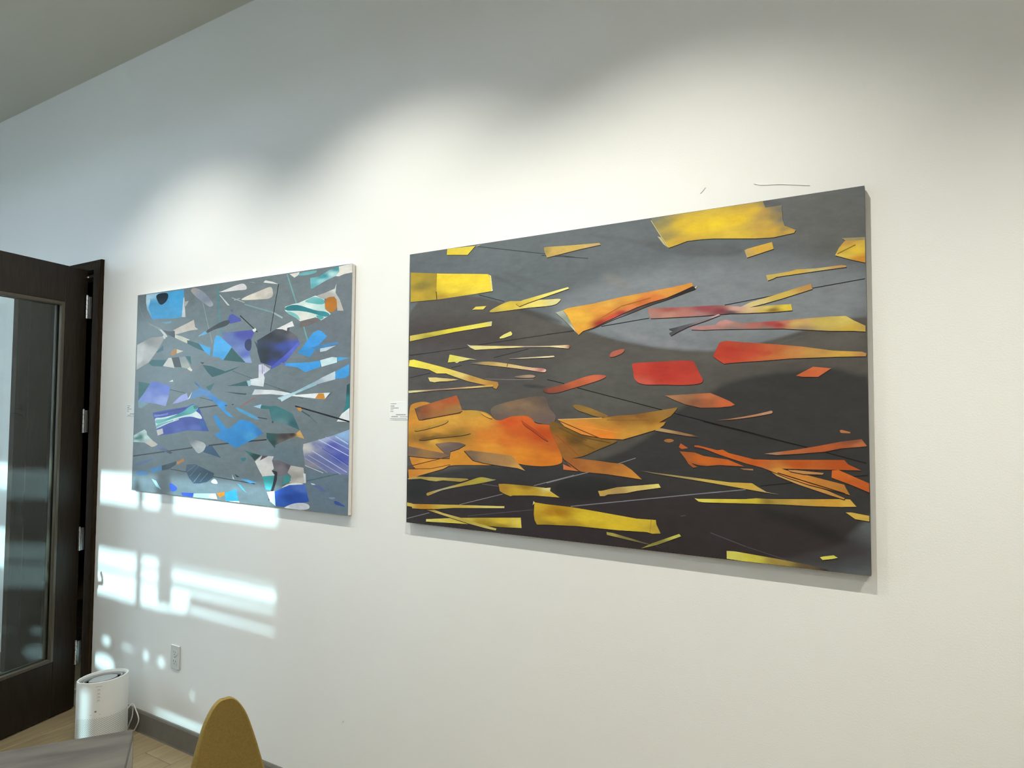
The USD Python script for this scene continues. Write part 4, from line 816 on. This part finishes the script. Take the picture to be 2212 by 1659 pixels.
def loft(rings, closed_bottom=True, closed_top=True):
    n = len(rings[0]); v = np.vstack(rings); f = []
    for i in range(len(rings)-1):
        for j in range(n):
            q = (i*n+j, i*n+(j+1) % n, (i+1)*n+(j+1) % n, (i+1)*n+j); f += [(q[0], q[1], q[2]), (q[0], q[2], q[3])]
    v = list(v)
    if closed_bottom:
        v.append(np.mean(rings[0], 0)); f += [((j+1) % n, j, len(v)-1) for j in range(n)]
    if closed_top:
        v.append(np.mean(rings[-1], 0)); b_ = (len(rings)-1)*n; f += [(b_+j, b_+(j+1) % n, len(v)-1) for j in range(n)]
    m = trimesh.Trimesh(np.array(v), f, process=False); m.fix_normals(); return m
base_ring = resample(lens())
def ring3(s, z, inset=0.0):
    p = base_ring if inset == 0 else resample(np.array(sg.Polygon(base_ring).buffer(-inset).exterior.coords)[:-1])
    k = np.argmax(p[:, 0]); p = np.roll(p, -k, 0)
    return np.c_[p*s, np.full(len(p), z)]
body = loft([ring3(0.97, 0.0), ring3(1.0, 0.008), ring3(1.0, PH-0.004), ring3(0.992, PH), ring3(1.0, PH, 0.006), ring3(1.0, PH-0.006, 0.0075), ring3(1.0, PH-0.020, 0.009)], closed_top=False)
obj('body', body, M['white_plastic'], pu, smooth=35)
topg = obj('top_grille', loft([ring3(1.0, PH-0.022, 0.007), ring3(1.0, PH-0.010, 0.0085), ring3(1.0, PH-0.010, 0.019), ring3(1.0, PH-0.018, 0.022)]), M['grey_plastic'], pu, smooth=25)
obj('outlet_ring', loft([ring3(1.0, PH-0.018, 0.0225), ring3(1.0, PH-0.008, 0.0235), ring3(1.0, PH-0.008, 0.027), ring3(1.0, PH-0.016, 0.028)], closed_top=False), M['midgrey_plastic'], topg, smooth=25)
obj('control_panel', loft([ring3(0.86, PH-0.018, 0.034), ring3(0.86, PH-0.010, 0.034), ring3(0.86, PH-0.009, 0.036)]), M['midgrey_plastic'], topg, smooth=25)
# front face (towards the room) points: u along the arc 0..1 from one tip to the other, on the -y side of the purifier's own frame
a_, b_ = PL/2, PB; R_ = (a_*a_+b_*b_)/(2*b_); TH = math.asin(a_/R_)
def front(u, z, off=0.0006):
    t = (u-0.5)*2*TH; return np.array([(R_+off)*math.sin(t), -((R_+off)*math.cos(t)-(R_-b_)), z])
def patch(u, z, du, dz, off=0.0007):
    v = [front(u-du, z-dz, off), front(u+du, z-dz, off), front(u+du, z+dz, off), front(u-du, z+dz, off)]
    return trimesh.Trimesh(v, [(0, 1, 2), (0, 2, 3)], process=False)
dots = []
for i in range(52):
    for j in range(34):
        u = 0.05 + 0.82*i/51; z = 0.010 + 0.135*j/33
        if (i+j) % 2 == 0:
            c = [front(u-0.0088, z, 0.0005), front(u, z-0.0022, 0.0005), front(u+0.0088, z, 0.0005), front(u, z+0.0022, 0.0005)]
            dots.append(trimesh.Trimesh(c, [(0, 1, 2), (0, 2, 3)], process=False))
obj('perforation', cat(dots), M['perforation'], pu, kind='stuff')
obj('emblem', patch(0.335, 0.176, 0.013, 0.0034), M['grey_plastic'], pu)
pr_ = [patch(0.33, 0.163, 0.070, 0.0011), patch(0.37, 0.279, 0.045, 0.0013)]
for z in (0.266, 0.250, 0.236, 0.222): pr_ += [patch(0.37, z, 0.017, 0.0020), patch(0.37, z-0.005, 0.030, 0.0006)]
obj('print', cat(pr_), M['grey_print'], pu)
cb = obj('power_cable', tube(spline([(-3.040, -0.060, 0.12), (-3.052, -0.026, 0.121), (-3.040, -0.024, 0.104), (-3.022, -0.024, 0.084), (-3.014, -0.024, 0.063), (-3.024, -0.026, 0.036), (-3.04, -0.030, 0.012), (-3.055, -0.036, 0.0035), (-3.075, -0.040, 0.0035)], 60), 0.0027, 8), M['cable'], '/World', 'white power cable looping to the floor behind the air purifier', 'cable', smooth=True)
obj('cord_loop', tube(spline([(-3.052, -0.026, 0.121), (-3.060, -0.025, 0.10), (-3.064, -0.026, 0.063), (-3.072, -0.030, 0.04), (-3.085, -0.034, 0.012), (-3.10, -0.036, 0.0035)], 40), 0.0027, 8), M['cable'], cb, smooth=True)

# ---------------------------------------------------------------- desk at the lower left, with a back panel and side panels
E1 = np.array([-0.565, -0.825]); E1 /= np.linalg.norm(E1)
DK = (-1.506, -0.913); DA = math.atan2(E1[1], E1[0])
dk = thing('desk', 'grey wood-grain desk with a boxed-in end, nearest the camera', 'desk', (*DK, 0), DA)
DLn, DDp, DH = 1.50, 0.62, 0.74           # own frame: x along the back edge, y away from it (towards the chair side is -y ... camera side +y)
obj('back_panel', box(0.0, DLn, 0.0, 0.004, 0.03, DH-0.002, 0.0008), M['desk'], dk)
obj('desktop', box(0.0, DLn, 0.0065, DDp, DH-0.022, DH, 0.0010), M['desk'], dk)
obj('side_panel', box(0.0, 0.020, 0.0075, DDp-0.01, 0.0, DH-0.0225, 0.001), M['desk_edge'], dk)
obj('side_panel', box(DLn-0.020, DLn, 0.0075, DDp-0.01, 0.0, DH-0.0225, 0.001), M['desk_edge'], dk)
obj('shelf', box(0.02, DLn-0.02, 0.0075, DDp-0.06, 0.12, 0.138, 0.001), M['desk'], dk)

# ---------------------------------------------------------------- chair: mustard shell with a tapering back
CHP = (-1.369, -0.778); CF = math.atan2(-0.31, 0.95)
ch = thing('shell_chair', 'mustard yellow upholstered chair with a narrow tapering back, in front of the wall', 'chair', (*CHP, 0), CF - math.pi/2)
# own frame: +y is where the sitter looks, x sideways
HWZ = [(0.786, 0.0), (0.7855, 0.010), (0.782, 0.018), (0.775, 0.026), (0.760, 0.037), (0.738, 0.048), (0.71, 0.057), (0.67, 0.069), (0.62, 0.081), (0.57, 0.096), (0.53, 0.114), (0.49, 0.140), (0.455, 0.172)]
def shell_section(z, w, n=25):
    u = np.linspace(-1, 1, n); lean = 0.02*((0.783-z)/0.34)**2
    x = w*u; depth = 0.42*(w*u)**2/0.2 + lean
    return np.stack([x, depth, np.full(n, z)], 1)
rows = [shell_section(z, max(w, 0.002)) for z, w in HWZ]
TH_ = 0.014
def shell(rows, th):
    n = len(rows[0]); front_ = np.array(rows); m_, k_ = front_.shape[:2]
    P = front_.reshape(-1, 3); f = []
    for i in range(m_-1):
        for j in range(k_-1):
            a = i*k_+j; f += [(a, a+1, a+k_+1), (a, a+k_+1, a+k_)]
    t = trimesh.Trimesh(P, f, process=False); nrm = np.array(t.vertex_normals)
    bad = np.linalg.norm(nrm, axis=1) < 0.5; nrm[bad] = [0, 1, 0]
    s = np.sign((nrm[:, 1]).mean()); nrm *= s
    edge = np.zeros(m_*k_); 
    Q = P - nrm*th; o_ = m_*k_
    F = list(f) + [(c+o_, b+o_, a+o_) for a, b, c in f]
    rim = [i*k_ for i in range(m_-1, -1, -1)] + [j for j in range(1, k_)] + [i*k_+k_-1 for i in range(1, m_)]
    for a, b in zip(rim[:-1], rim[1:]): F += [(a, b, b+o_), (a, b+o_, a+o_)]
    bot = [(m_-1)*k_+j for j in range(k_)]
    for a, b in zip(bot[:-1], bot[1:]): F += [(b, a, a+o_), (b, a+o_, b+o_)]
    mm = trimesh.Trimesh(np.vstack([P, Q]), F, process=False); mm.fix_normals(); return mm
bk = shell(rows, TH_); bk = bk.subdivide_loop(1) if hasattr(bk, 'subdivide_loop') else bk
obj('backrest', bk, M['mustard'], ch, smooth=60)
seat = []
for z, g in ((0.425, 0.90), (0.435, 0.98), (0.452, 1.0), (0.466, 0.97), (0.472, 0.88)):
    t = np.linspace(0, 2*np.pi, 40, endpoint=False); seat.append(np.stack([0.215*g*np.sign(np.cos(t))*np.abs(np.cos(t))**0.7, 0.30 + 0.20*g*np.sign(np.sin(t))*np.abs(np.sin(t))**0.7, np.full(40, z)], 1))
obj('seat', loft(seat), M['mustard'], ch, smooth=50)
for sx in (-1, 1):
    for yy, y2 in ((0.16, 0.10), (0.44, 0.48)):
        obj('leg', cyl((sx*0.21, y2, 0.0), (sx*0.16, yy, 0.43), 0.011, 14, 0.017), M['chair_leg'], ch, smooth=30)
